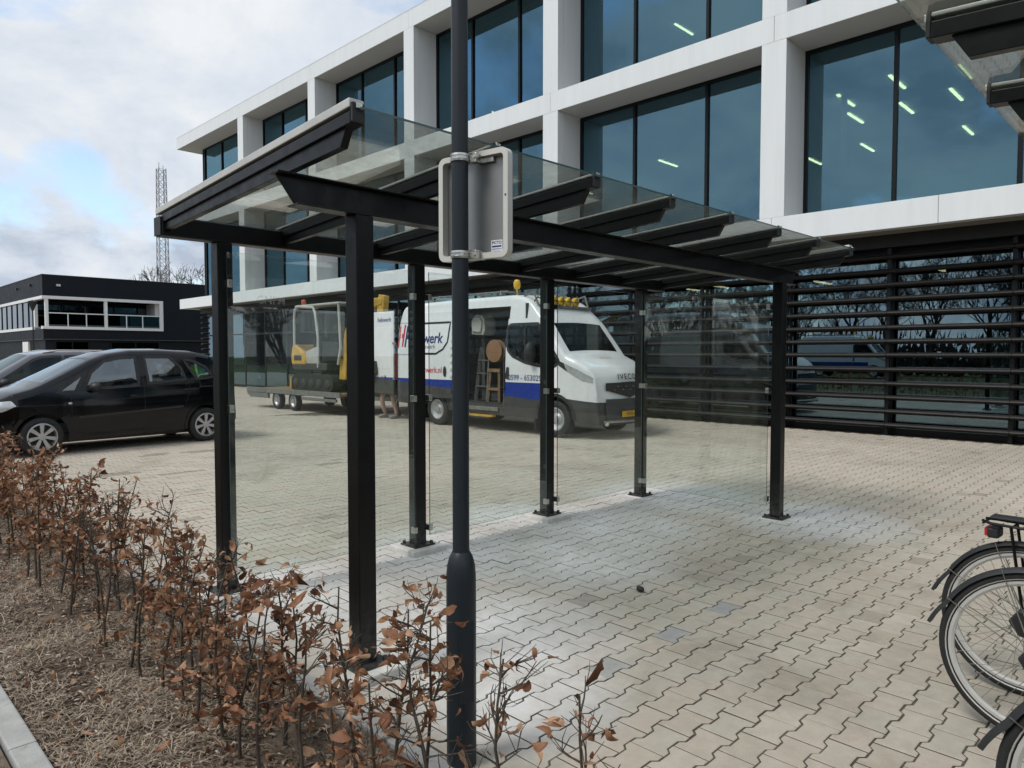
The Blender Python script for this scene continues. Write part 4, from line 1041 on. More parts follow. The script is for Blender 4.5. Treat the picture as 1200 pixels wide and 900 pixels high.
# ------------------------------------------------------------------ work van
def build_van(label):
    t = thing('work_van', label, 'van', (11.2, 10.72, 0), -PI / 2)
    body = Body(top=[(-3.27, .60), (-3.26, 1.6), (-3.20, 2.45), (-3.08, 2.70), (-2.9, 2.76), (-1.0, 2.79), (.5, 2.79), (.85, 2.74), (1.05, 2.63), (1.42, 2.28), (1.46, 2.245), (1.98, 1.58), (2.05, 1.545), (2.25, 1.47), (2.48, 1.33), (2.58, 1.18), (2.62, 1.0), (2.64, .45)],
                plan=[(-3.3, .95), (-3.1, .995), (-1, 1.0), (1.2, 1.0), (1.9, .985), (2.2, .955), (2.45, .88), (2.66, .76)],
                tz=[(.3, .975), (.6, 1), (1.4, 1), (1.8, .985), (2.2, .945), (2.5, .90), (2.8, .86)],
                sill=[(-3.3, .46), (-2.3, .42), (-1.2, .36), (1.2, .33), (2.2, .30), (2.66, .27)], arches=[(1.765, .43, .37), (-1.765, .43, .37)], er=.09, crown=.035, nose=.15, tail=.03, n=220, rows=40)
    VX = lambda v: -(v - 10.72)
    dwin = [(VX(10.22), 1.76), (VX(10.235), 2.13), (VX(10.15), 2.175), (VX(9.42), 2.175), (VX(8.86), 1.46), (VX(8.95), 1.375), (VX(9.35), 1.375), (VX(9.72), 1.44), (VX(10.06), 1.56), (VX(10.18), 1.66)]
    opening = [(VX(10.36), .56), (VX(10.27), .9), (VX(10.27), 1.8), (VX(10.2), 2.55), (VX(11.82), 2.57), (VX(11.86), .56)]
    sk = body.skin([dwin], [dwin, opening], [(1.50, 1.95, .9)])
    body.weld(sk, 'body', M['van'], t)
    for sgn in (1, -1):
        w = obj('window', body.patch(dwin, sgn, -.004), M['dark_glass'], t, smooth=60)
        obj('window_seal', body.ring(dwin, sgn, .04, .004, -.02), M['plastic'], w)
        obj('window_divider', body.seam([(VX(9.72), 1.45), (VX(9.75), 2.17)], sgn, .03, .006), M['plastic'], w)
        obj('panel_gap', body.seam([(VX(10.33), .5), (VX(10.31), 1.0), (VX(10.31), 1.75), (VX(10.2), 2.25)], sgn), M['grey_text'], t)
        obj('panel_gap', body.seam([(VX(9.3), 1.37), (VX(9.28), .85)], sgn), M['grey_text'], t)
        obj('door_handle', body.patch([(VX(10.27), 1.1), (VX(10.23), 1.33), (VX(10.16), 1.33), (VX(10.16), 1.08)], sgn, .012), M['plastic'], t)
        obj('headlight', body.patch([(1.98, 1.43), (2.32, 1.29), (2.585, 1.14), (2.60, 1.05), (2.36, 1.10), (2.06, 1.27)], sgn, .006), M['lamp_clear'], t, smooth=60)
        obj('headlight_surround', body.patch([(1.80, 1.49), (2.0, 1.42), (2.07, 1.26), (1.86, 1.38)], sgn, .005), M['plastic'], t, smooth=60)
        mirror_(t, 1.22, sgn * 1.0, 1.62, M['plastic'], .1, .22, .34)
        for xw in (1.765, -1.765):
            pts = [(xw + .45 * math.cos(a), max(.36, .37 + .45 * math.sin(a))) for a in np.linspace(R(-6), R(186), 26)]
            obj('wheel_arch', body.seam(pts, sgn, .06, .012), M['plastic'], t, smooth=60)
        obj('tail_light', MB().bb(-3.31, -3.22, sgn * .96 - .05, sgn * .96 + .03, 1.0, 1.62), M['red_lamp'], t, bevel=.01)
    obj('windscreen', body.topatch(1.49, 1.97, .91, -.002), M['dark_glass'], t, smooth=60)
    # front: grille, badge, plate, bumper bar
    nx = 2.80 + .20
    def front(y, z, off): return (body.bx(2.635, y / .76) + off, y, z)
    g = MB(); yy = np.linspace(-.62, .62, 15)
    for z0, z1 in ((.84, 1.0),):
        for a, b in zip(yy[:-1], yy[1:]):
            za = lambda y: 1.075 - .03 * abs(y); zb_ = lambda y: .77 + .24 * abs(y)
            g.add([front(a, zb_(a), .012), front(b, zb_(b), .012), front(b, za(b), .006), front(a, za(a), .006)], [(0, 1, 2, 3)])
    gr = obj('grille', g, M['plastic'], t)
    for y in (-.42, -.2, .02, .24, .44):
        for z in (.93, .99): obj('grille_stud', MB().box(front(y + (.08 if z > .95 else 0), z, .018), (.012, .045, .018)), M['galv'], gr)
    bm = MB(); b2 = MB()
    for a, b in zip(yy[:-1], yy[1:]):
        bm.add([front(a, .36, .03), front(b, .36, .03), front(b, .76, .02), front(a, .76, .02)], [(0, 1, 2, 3)])
    obj('bumper', bm, M['dark_grey_plastic'], t)
    obj('bull_bar', MB().tube([front(y, .34, .05) for y in np.linspace(-.7, .7, 12)], .028, 10), M['steel'], t, smooth=50)
    obj('fog_lamp', MB().sphere(front(-.62, .30, .04), .045, 10, 7), M['lamp_clear'], t, smooth=60)
    pl_ = obj('number_plate', MB().box(front(0, .47, .036), (.012, .52, .11)), M['plate'], t)
    tm = text_mesh('VXX-4', .10, bold=.001); tm.materials.append(M['black_text'])
    tm.transform(Matrix.Translation(front(0, .47, .0435)) @ Matrix.Rotation(R(90), 4, 'Z') @ Matrix.Rotation(R(90), 4, 'X')); obj('lettering', tm, None, pl_)
    tm = text_mesh('IVECO', .165, bold=.0025, space=1.3); tm.materials.append(M['black_text'])
    for v in tm.vertices:
        y, z = v.co.x, v.co.y; zz = 1.165 + z * .9
        v.co = Vector((body.bx(2.61, y / .76) - (zz - 1.05) * .30 + .025, y, zz))
    obj('lettering', tm, None, t)
    tm = text_mesh('H', .09, bold=.002); tm.materials.append(M['red_text']); 
    tm2 = text_mesh('hekwerk', .065); tm2.materials.append(M['red_text'])
    for mm_, ox in ((tm, -.16), (tm2, .03)):
        for v in mm_.vertices:
            y, q = v.co.x + ox, v.co.y; xx = 2.22 - q; p = body.tp(xx, y / .85, .006); v.co = Vector((p[0], y, p[2]))
        obj('lettering', mm_, None, t)
    # livery on the right-hand side (y negative)
    def side_text(txt, size, v, z, mat, shear=0.0, bold=0.0, align='LEFT', off=.004, sy=1.0, slope=0.0, sx=1.0):
        m_ = text_mesh(txt, size, align, shear, bold); m_.materials.append(mat)
        for p in m_.vertices:
            x, zz = VX(v) + p.co.x * sx, z + p.co.y * sy + p.co.x * slope; p.co = Vector((x, -(body.Y(x, zz) + off), zz))
        return m_
    # slid-back side door stands proud of the rear quarter
    dx0, dx1 = VX(13.12), VX(11.86)
    dp = [(dx0, .62), (dx1, .62), (dx1, 2.52), (dx0, 2.52)]
    sd_ = MB(); a = body.patch(dp, -1, .055, 12, 24); sd_.add(a.v, a.f)
    for (xa, za), (xb_, zb_) in zip(dp, dp[1:] + dp[:1]):
        pr = []
        for i in range(13):
            x, z = xa + (xb_ - xa) * i / 12, za + (zb_ - za) * i / 12
            pr += [(x, -(body.Y(x, z) + .055), z), (x, -(body.Y(x, z) + .012), z)]
        sd_.add(pr, [(2 * i, 2 * i + 1, 2 * i + 3, 2 * i + 2) for i in range(12)])
    door = body.weld(sd_, 'sliding_door', M['van'], t)
    obj('door_handle', MB().sphere((VX(12.1), -(1.0 + .065), 1.21), 1, 10, 8, (.055, .018, .12)), M['plastic'], door, smooth=60)
    pan = [(VX(13.05), 2.29), (VX(11.98), 2.29), (VX(12.03), 1.86), (VX(12.18), 1.70), (VX(12.42), 1.60), (VX(13.05), 1.60)]
    rg = body.ring(pan, -1, .022, .06, -.022); obj('panel_outline', rg, M['black_text'], door)
    obj('lettering', side_text('ekwerk', .33, 13.22, 1.94, M['blue_text'], .1, .006, off=.0605), None, door)
    obj('lettering', side_text('hekwerk', .15, 12.98, 1.76, M['grey_text'], .05, off=.0605), None, door)
    obj('lettering', side_text('hhekwerk.nl', .19, 13.15, 1.235, M['red_text'], .1, .001, off=.0605), None, door)
    obj('lettering', side_text('H', .68, 13.97, 1.96, M['red_text'], .2, .02, slope=.08, sx=.58), None, t)
    obj('lettering', side_text('H', .68, 13.68, 1.99, M['blue_text'], .2, .02, slope=-.12, sx=.58), None, t)
    obj('lettering', side_text('0599 - 653029', .155, 10.19, 1.12, M['blue_text'], 0, .002), None, t)
    obj('body_crease', body.seam([(VX(13.95), 1.58), (VX(13.15), 1.58)], -1, .012, .004), M['grey_text'], t)
    obj('body_crease', body.seam([(VX(13.95), 2.32), (VX(13.15), 2.32)], -1, .012, .004), M['grey_text'], t)
    # opened rear door swung straight back
    rd = obj('rear_door', MB().bb(-4.28, -3.36, -1.0, -.955, .62, 2.62), M['van'], t, bevel=.03)
    obj('door_recess', MB().bb(-4.2, -3.44, -1.004, -.9995, 1.25, 2.25), M['white_paint'], rd, bevel=.02)
    tm = text_mesh('hekwerk', .16, 'RIGHT', .05, .002); tm.materials.append(M['blue_text'])
    tm.transform(Matrix.Translation((-3.43, -1.006, 2.42)) @ Matrix.Rotation(R(90), 4, 'X')); obj('lettering', tm, None, rd)
    obj('hinge', MB().box((-3.33, -.99, 1.85), (.1, .06, .05)).box((-3.33, -.99, 1.0), (.1, .06, .05)), M['galv'], rd)
    # load bay
    obj('load_floor', MB().bb(-3.2, 1.0, -.93, .93, .5, .58), M['mach_grey'], t)
    obj('bulkhead', MB().bb(.95, 1.0, -.93, .93, .58, 2.6), M['mach_grey'], t)
    obj('inner_wall', MB().bb(-3.2, .95, .90, .93, .58, 2.5), M['cab_grey'], t)
    rk = obj('rack', MB().bb(-1.0, -.9, -.3, .85, .58, 2.4).bb(-.35, -.28, .2, .85, .58, 2.4).bb(-1.0, .3, .35, .85, 1.15, 1.2).bb(-1.0, .3, .35, .85, 1.65, 1.7).bb(-1.0, .3, .35, .85, 2.1, 2.14), M['galv'], t)
    obj('step', MB().bb(-1.0, .25, -1.03, -.80, .42, .50), M['galv'], t, bevel=.01)
    obj('door_step_edge', MB().bb(-.75, .15, -1.08, -.98, .30, .335), M['yellow'], t)
    # cab
    for y in (.5, -.5): obj('seat', seat_mb(.75 + .6, y, .75, .5), M['seat'], t, bevel=.04)
    obj('dashboard', MB().prism([(2.1, .8), (1.75, .9), (1.7, 1.38), (2.05, 1.46)], -.85, .85, 'XZ'), M['plastic'], t)
    obj('steering_wheel', MB().lathe([(.19, -.014), (.22, -.014), (.22, .014), (.19, .014)], 20, (1.62, .5, 1.5), 'X', closed=True), M['plastic'], t, smooth=40)
    obj('chassis', MB().bb(-3.2, 2.6, -.7, .7, .3, .5), M['plastic'], t)
    # roof gear
    bar = obj('light_bar', MB().bb(.99, 1.25, -.74, .78, 2.52, 2.57).tube([(1.16, -.78, 2.56), (1.05, -.80, 2.82), (.8, -.8, 2.76)], .022, 8).tube([(1.16, .78, 2.56), (1.05, .80, 2.82), (.8, .8, 2.76)], .022, 8), M['galv'], t)
    for y in (-.56, -.34, -.12, .10, .32):
        sp_ = obj('spot_lamp', MB().lathe([(.001, .05), (.08, .045), (.10, .02), (.095, -.02), (.06, -.07), (.001, -.08)], 18, (1.18, y, 2.66), 'X'), M['amber'], bar, smooth=40)
        obj('lamp_guard', MB().box((1.235, y, 2.66), (.008, .2, .014)).box((1.235, y, 2.67), (.006, .012, .16)), M['plastic'], sp_)
    obj('beacon', MB().lathe([(.001, 2.98), (.05, 2.97), (.075, 3.02), (.075, 3.1), (.05, 3.16), (.001, 3.17)], 14, (.1, -.3, 0)).tube([(.1, -.3, 2.8), (.1, -.3, 2.98)], .02, 8), M['amber'], t, smooth=40)
    rr = obj('roof_rack', MB().tube([(-3.0, -.75, 2.88), (.3, -.75, 2.88)], .02, 8).tube([(-3.0, .75, 2.88), (.3, .75, 2.88)], .02, 8), M['galv'], t, smooth=50)
    for x in (-2.9, -1.9, -.9, .1): obj('rack_bar', MB().tube([(x, -.8, 2.80), (x, -.78, 2.89), (x, .78, 2.89), (x, .8, 2.80)], .018, 8), M['galv'], rr, smooth=50)
    obj('marker_lamp', MB().lathe([(.001, 2.88), (.06, 2.88), (.06, 2.98), (.03, 3.02), (.001, 3.02)], 12, (-2.75, -.7, 0)), M['orange_lamp'], t, smooth=40)
    obj('wiper_stalk', MB().tube([(1.05, -.78, 2.64), (1.16, -.80, 2.72), (1.42, -.86, 2.62), (1.5, -.9, 2.5)], .014, 6), M['plastic'], t)
    wm_ = wheel_meshes(.355, .2, .215, 6, .04, 'cover')
    add_wheels(t, wm_, [(1.765, .87, .355), (1.765, -.87, .355), (-1.765, .87, .355), (-1.765, -.87, .355)])
    obj('mud_flap', MB().bb(1.24, 1.26, -.98, -.76, .12, .45), M['plastic'], t)
    obj('mud_flap', MB().bb(-2.26, -2.24, -.98, -.76, .12, .45), M['plastic'], t)
    return t
van = build_van('white work van with blue stripe, open side door and amber roof lamps')
van2 = copy_tree(van); van2.location = (-20.4, 18.0, 0)
van2['label'] = 'white and blue van parked across the road, mirrored in the dark louvred glass'
# load seen in the side door
def van_pt(x, y, z): return (11.2 + y, 10.72 - x, z)
def vload(name, label, cat, mb, mat, shift=0.0, **k):
    mb.v = [(x + shift, y, z) for x, y, z in mb.v]
    o = obj(name, mb, mat, None, **k); tag(o, label, cat); o.location = (11.2, 10.72, 0); o.rotation_euler = (0, 0, -PI / 2); return o
vload('cable_reel', 'brown cable reel hanging inside the open van door', 'reel', MB().lathe([(.001, -.07), (.05, -.07), (.24, -.065), (.24, -.045), (.1, -.04), (.1, .04), (.24, .045), (.24, .065), (.001, .07)], 24, (-.21, -.62, 1.66), 'Y'), M['moulding'], smooth=35)
vload('storage_tub', 'white moulded tub hanging high inside the open van', 'tub', MB().prism([(-.98, 2.02), (-.62, 2.0), (-.56, 2.1), (-.58, 2.34), (-.66, 2.44), (-.9, 2.45), (-1.0, 2.34)], -.62, -.28, 'XZ').prism([(-.94, 2.08), (-.66, 2.06), (-.62, 2.3), (-.7, 2.39), (-.88, 2.4), (-.95, 2.3)], -.66, -.62, 'XZ'), M['cab_grey'], bevel=.03)
vload('sawhorse', 'brown wooden trestle standing inside the open van door', 'trestle', MB().bar((-.02, -.72, .58), (-.06, -.68, 1.25), .05, .05).bar((-.36, -.72, .58), (-.32, -.68, 1.25), .05, .05).bar((0, -.69, 1.25), (-.38, -.69, 1.25), .06, .07).bar((-.03, -.71, .85), (-.34, -.71, .85), .04, .05), M['wood'])
vload('tool_case', 'grey tool case on the floor of the open van', 'case', MB().box((-.35, -.5, .74), (.5, .35, .3)).box((-.35, -.5, .91), (.16, .04, .03)), M['mach_grey'], bevel=.02)
for bx_, by_, bz_, dx_, dz_, mt_ in ((-1.15, .2, 1.31, .35, .2, 'seat'), (-.75, .15, 1.28, .25, .16, 'red_text'), (-.5, .2, 1.8, .4, .2, 'cab_grey'), (-1.05, .1, 1.79, .3, .18, 'moulding'), (-.6, .2, .68, .5, .2, 'mach_grey'), (-1.2, 0, .75, .4, .34, 'van_gear')):
    vload('storage_box', 'storage box of ' + {'seat': 'black', 'red_text': 'red', 'cab_grey': 'pale grey', 'moulding': 'brown', 'mach_grey': 'charcoal', 'van_gear': 'metal grey'}[mt_] + ' material on the shelves inside the van', 'box', MB().box((bx_, by_ + .45, bz_), (dx_, .35, dz_)), M[mt_], bevel=.015)
vload('step_ladder', 'grey aluminium step ladder standing in the open van', 'ladder', MB().bar((-.45, -.72, .58), (-.38, -.6, 1.75), .03, .07).bar((-.08, -.72, .58), (-.12, -.6, 1.75), .03, .07).bar((-.43, -.69, .9), (-.1, -.69, .9), .1, .025).bar((-.42, -.66, 1.18), (-.11, -.66, 1.18), .1, .025).bar((-.41, -.63, 1.46), (-.11, -.63, 1.46), .1, .025), M['van_gear'], shift=-.3)
vload('safety_jacket', 'yellow hi-vis jacket lying on the van dashboard', 'jacket', MB().box((1.86, -.35, 1.52), (.16, .5, .07), m=Matrix.Rotation(R(25), 3, 'X')).sphere((1.86, -.1, 1.5), 1, 8, 6, (.12, .14, .06)), M['hivis_y'], bevel=.02)

# ------------------------------------------------------------------ person behind the opened rear door
def skin_fig(name, joints, edges, mat, root=0, sub=2):
    me = bpy.data.meshes.new(name); me.from_pydata([j[0] for j in joints], edges, []); o = bpy.data.objects.new(name, me); COL.objects.link(o)
    sk = o.modifiers.new('skin', 'SKIN'); sk.use_smooth_shade = True
    for i, j in enumerate(joints):
        me.skin_vertices[0].data[i].radius = (j[1], j[1] if len(j) < 3 else j[2]); me.skin_vertices[0].data[i].use_root = (i == root)
    s_ = o.modifiers.new('sub', 'SUBSURF'); s_.levels = sub; s_.render_levels = sub
    dg = bpy.context.evaluated_depsgraph_get(); m2 = bpy.data.meshes.new_from_object(o.evaluated_get(dg)); bpy.data.objects.remove(o, do_unlink=True)
    m2.materials.clear(); m2.materials.append(mat)
    m2.polygons.foreach_set('use_smooth', [True] * len(m2.polygons)); return m2
pt = thing('person', 'person in dark work clothes with bare legs behind the van\'s open rear door', 'person', (10.50, 14.62, 0), PI)
J = [((0, 0, .96), .14, .12), ((0, 0, 1.15), .14, .11), ((0, 0, 1.38), .17, .11), ((0, 0, 1.50), .07), ((.01, 0, 1.58), .055), ((.02, 0, 1.66), .085, .10), ((.02, 0, 1.76), .085, .10),
     ((0, .10, .88), .10), ((.05, .16, .50), .062), ((.0, .20, .28), .055), ((-.03, .21, .09), .040), ((0, -.10, .88), .10), ((.16, -.14, .50), .062), ((.10, -.17, .28), .055), ((.02, -.18, .09), .040),
     ((0, .19, 1.42), .065), ((.04, .26, 1.16), .05), ((.24, .22, 1.05), .04), ((.33, .2, 1.06), .035), ((0, -.19, 1.42), .065), ((.04, -.26, 1.16), .05), ((.26, -.22, 1.1), .04), ((.35, -.2, 1.12), .035)]
E_ = [(0, 1), (1, 2), (2, 3), (3, 4), (4, 5), (5, 6), (0, 7), (7, 8), (8, 9), (9, 10), (0, 11), (11, 12), (12, 13), (13, 14), (2, 15), (15, 16), (16, 17), (17, 18), (2, 19), (19, 20), (20, 21), (21, 22)]
obj('body', skin_fig('body', J, E_, M['skin']), None, pt)
obj('jacket', skin_fig('jacket', [((0, 0, .90), .165, .145), ((0, 0, 1.15), .165, .135), ((0, 0, 1.38), .195, .135), ((0, 0, 1.47), .09), ((0, .2, 1.42), .085), ((.04, .265, 1.16), .07), ((.2, .23, 1.07), .055), ((0, -.2, 1.42), .085), ((.04, -.265, 1.16), .07), ((.22, -.23, 1.11), .055)],
                       [(0, 1), (1, 2), (2, 3), (2, 4), (4, 5), (5, 6), (2, 7), (7, 8), (8, 9)], M['cloth_dark']), None, pt)
obj('shorts', skin_fig('shorts', [((0, 0, .95), .16, .14), ((0, .105, .86), .125), ((.05, .12, .58), .10), ((0, -.105, .86), .125), ((.1, -.12, .58), .10)], [(0, 1), (1, 2), (0, 3), (3, 4)], M['cloth_dark']), None, pt)
obj('hair', MB().sphere((.0, 0, 1.745), 1, 14, 10, (.11, .1, .11)), M['wood'], pt, smooth=60)
for y, x in ((.21, 0), (-.18, .05)): obj('shoe', MB().sphere((x + .04, y, .05), 1, 12, 8, (.15, .055, .055)).box((x + .04, y, .015), (.27, .095, .03)), M['shoe'], pt, smooth=50)
for sgn in (1, -1):
    for k in range(5):
        y0_ = sgn * .2 + (k - 2) * .018 * (1 if k < 4 else 1); z0_ = 1.06 if sgn > 0 else 1.12
        x0_ = .36 if k < 4 else .32; ln = (.075, .085, .08, .065, .05)[k]
        obj('finger', MB().tube([(x0_, y0_, z0_), (x0_ + ln * .5, y0_, z0_ - .008), (x0_ + ln, y0_, z0_ - .03)], [.01, .009, .007], 6), M['skin'], pt, smooth=60)
for sy in (.033, -.033): obj('eye', MB().sphere((.117, sy, 1.70), .012, 8, 6), M['plastic'], pt)
obj('nose', MB().sphere((.125, 0, 1.675), 1, 8, 6, (.022, .015, .025)), M['skin'], pt, smooth=60)
obj('mouth', MB().box((.112, 0, 1.635), (.012, .045, .008)), M['red_text'], pt)

# ------------------------------------------------------------------ trailer and mini excavator
tr = thing('flatbed_trailer', 'grey twin axle flatbed trailer carrying the excavator behind the van', 'trailer', (10.85, 18.6, 0))
obj('deck', MB().bb(-.95, .95, -2.7, 2.5, .50, .56), M['wood'], tr)
for sx in (-1, 1):
    obj('side_rail', MB().bb(sx * .98 - .03, sx * .98 + .03, -2.7, 2.55, .46, .60), M['galv'], tr, bevel=.006)
    obj('lower_rail', MB().bb(sx * .97 - .03, sx * .97 + .03, -2.5, -.75, .34, .42), M['galv'], tr, bevel=.006)
    obj('tail_guard', MB().prism([(1.2, .30), (2.3, .30), (2.55, .40), (2.55, .46), (1.2, .46)], sx * .96 - .03, sx * .96 + .03, 'YZ'), M['galv'], tr)
    obj('mudguard', MB().prism([(-.72, .44), (1.32, .44), (1.32, .50), (-.72, .50)], sx * .86 - .12, sx * .86 + .14, 'YZ'), M['mach_grey'], tr)
obj('drawbar', MB().bar((.6, -2.7, .45), (0, -4.0, .45), .08, .1).bar((-.6, -2.7, .45), (0, -4.0, .45), .08, .1).box((0, -4.1, .47), (.1, .3, .1)), M['galv'], tr)
obj('jockey_wheel', MB().tube([(0, -3.8, .12), (0, -3.8, .8)], .03, 8).lathe([(.03, -.04), (.1, -.04), (.1, .04), (.03, .04)], 14, (0, -3.8, .1), 'X', closed=True), M['mach_grey'], tr)
wt = wheel_meshes(.27, .16, .17, 6, .03, 'cover')
for y in (-.13, .83):
    for sx in (-1, 1):
        o = obj('wheel', wt[0], None, tr, loc=(sx * .84, y, .27), rot=(0, 0, R(90) if sx < 0 else R(-90))); obj('rim', wt[1], None, o); obj('brake_disc', wt[2], None, o)
ex = thing('mini_excavator', 'yellow mini excavator with grey framed cab loaded on the trailer', 'excavator', (10.85, 17.7, .562))
for sx in (-1, 1):
    pts = [(1.0 * math.cos(a) * 1.0 if False else 0, 0) for a in (0,)]
    oval = [(-.85 + .24 * math.cos(a), .24 + .24 * math.sin(a)) for a in np.linspace(R(90), R(270), 10)] + [(.85 + .24 * math.cos(a), .24 + .24 * math.sin(a)) for a in np.linspace(R(-90), R(90), 10)]
    tk = obj('track', MB().prism(oval, sx * .62 - .15, sx * .62 + .15, 'YZ'), M['rubber'], ex, bevel=.01)
    for y in (-.85, -.4, 0, .4, .85): obj('roller', MB().lathe([(.001, -.17), (.11, -.17), (.13, -.16), (.13, .16), (.11, .17), (.001, .17)], 14, (sx * .62, y, .22), 'X'), M['mach_grey'], tk, smooth=40)
obj('undercarriage', MB().bb(-.5, .5, -.6, .6, .2, .45).lathe([(.001, .45), (.4, .45), (.4, .58), (.001, .58)], 20), M['mach_grey'], ex)
obj('house', MB().prism([(-.75, .58), (.95, .58), (1.1, .66), (1.1, .78), (-.75, .78)], -.75, .75, 'YZ'), M['mach_grey'], ex, bevel=.03)
obj('engine_cover', MB().prism([(.32, .72), (1.12, .72), (1.16, .95), (1.08, 1.27), (.92, 1.30), (.42, 1.05), (.30, .85)], -.76, .1, 'YZ'), M['yellow'], ex, bevel=.05)
obj('vent_grille', MB().bb(-.765, -.758, .55, .95, .85, 1.0), M['mach_grey'], ex)
obj('counterweight', MB().prism([(.5, .72), (1.1, .72), (1.15, 1.2), (.6, 1.2)], .12, .75, 'YZ'), M['mach_grey'], ex, bevel=.05)
fr_ = [(-.30, .66), (-.30, 1.5), (-.16, 2.15), (-.06, 2.30), (.75, 2.36), (.93, 2.28), (.98, 2.0), (.98, 1.25)]
for x in (-.72, .3):
    obj('cab_frame', MB().tube([(x, a, b) for a, b in fr_], .045, 10), M['cab_grey'], ex, smooth=60)
obj('cab_roof', MB().bb(-.74, .32, -1.35, .95, 2.33, 2.40), M['cab_grey'], ex, bevel=.03)
for x in (-.70, .28): obj('front_pillar', MB().tube([(x, -1.3, 2.34), (x, -1.38, 1.2), (x, -1.25, .75)], .035, 8), M['cab_grey'], ex, smooth=60)
obj('cab_glass', MB().bb(-.725, -.715, -.25, .92, 1.3, 2.25), M['cab_glass'], ex)
obj('cab_glass', MB().bb(-.725, -.715, -1.3, -.34, .85, 2.28), M['cab_glass'], ex)
obj('cab_glass', MB().bb(-.68, .26, -1.36, -1.35, .9, 2.28), M['cab_glass'], ex)
obj('cab_side', MB().prism([(-.3, .62), (.35, .62), (.35, 1.1), (-.3, 1.25)], -.73, -.71, 'YZ'), M['cab_grey'], ex)
obj('operator_seat', seat_mb(0, 0, .5, .5), M['seat'], ex, bevel=.04, rot=(0, 0, -PI / 2), loc=(-.2, .1, .2))
obj('beacon', MB().lathe([(.001, 2.40), (.05, 2.40), (.07, 2.45), (.06, 2.56), (.001, 2.58)], 12, (-.5, .85, 0)), M['orange_lamp'], ex, smooth=40)
bm_ = MB()
bm_.prism([(-1.45, .35), (-1.15, .35), (-1.2, .9), (-1.45, 1.65), (-1.75, 2.05), (-2.6, 2.42), (-3.1, 2.42), (-3.1, 2.24), (-2.6, 2.15), (-1.95, 1.8), (-1.68, 1.45)], -.62, -.42, 'YZ')
obj('boom', bm_, M['yellow'], ex, bevel=.03)
obj('stick', MB().prism([(-2.95, 2.50), (-3.2, 2.45), (-3.0, 1.2), (-2.85, .75), (-2.7, .8), (-2.75, 1.4)], -.60, -.44, 'YZ'), M['yellow'], ex, bevel=.02)
obj('bucket', MB().prism([(-2.95, .85), (-2.6, .9), (-2.35, .62), (-2.45, .42), (-2.75, .38), (-3.0, .55)], -.75, -.25, 'YZ'), M['mach_grey'], ex, bevel=.02)
obj('hydraulic_hose', MB().tube([(-.45, -1.2, 1.3), (-.5, -1.45, 1.9), (-.5, -1.75, 2.3), (-.52, -2.3, 2.5)], .022, 6), M['plastic'], ex, smooth=60)
obj('hydraulic_ram', MB().tube([(-.52, -1.25, .7), (-.52, -1.95, 1.75)], .05, 10), M['mach_grey'], ex, smooth=50)
obj('dozer_blade', MB().bb(-.75, .75, 1.15, 1.22, .02, .38), M['yellow'], ex)
# ------------------------------------------------------------------ bicycles under the second shelter
def bike_wheel(t, x, name):
    ty = MB().lathe([(.335 + .020 * math.cos(a), .020 * math.sin(a)) for a in np.linspace(0, 2 * PI, 13)[:-1]], 56, (x, 0, .355), 'Y', closed=True)
    w = obj(name, ty, M['rubber'], t, smooth=60)
    obj('reflective_strip', MB().lathe([(.3225, .0165), (.3235, .0176), (.3265, .0189), (.3275, .0192)], 56, (x, 0, .355), 'Y').lathe([(.3225, -.0165), (.3235, -.0176), (.3265, -.0189), (.3275, -.0192)], 56, (x, 0, .355), 'Y'), M['alu'], w, smooth=60)
    obj('rim', MB().lathe([(.317, -.012), (.317, .012), (.305, .0125), (.295, .007), (.295, -.007), (.305, -.0125)], 56, (x, 0, .355), 'Y', closed=True), M['alu'], w, smooth=30)
    hb = obj('hub', MB().lathe([(.001, -.05), (.012, -.05), (.03, -.032), (.03, -.026), (.018, -.02), (.018, .02), (.03, .026), (.03, .032), (.012, .05), (.001, .05)], 16, (x, 0, .355), 'Y'), M['galv'], w, smooth=40)
    sp = MB()
    for k in range(36):
        a = 2 * PI * k / 36; b = a + (.9 if k % 4 < 2 else -.9); s = 1 if k % 2 else -1
        sp.tube([(x + .028 * math.cos(b), s * .028, .355 + .028 * math.sin(b)), (x + .296 * math.cos(a), s * .003, .355 + .296 * math.sin(a))], .0011, 4, cap=False)
    obj('spokes', sp, M['galv'], w)
    return w
def fender(x, a0, a1, r=.372, tip=False, wd=.028):
    m = MB(); N = 34; b = 0
    for i in range(N + 1):
        a = R(a0 + (a1 - a0) * i / N); f = i / N; rr = r + (.035 * max(0, f - .88) / .12 if tip else 0)
        wdd = wd * (1 if not tip or f < .9 else 1 - (f - .9) * 4)
        for k in range(7):
            q = -1 + k / 3; ro = rr - .018 * q * q
            m.v.append((x + ro * math.cos(a), wdd * q, .355 + ro * math.sin(a)))
    for i in range(N):
        for k in range(6): c = i * 7 + k; m.f.append((c, c + 1, c + 8, c + 7))
    return m
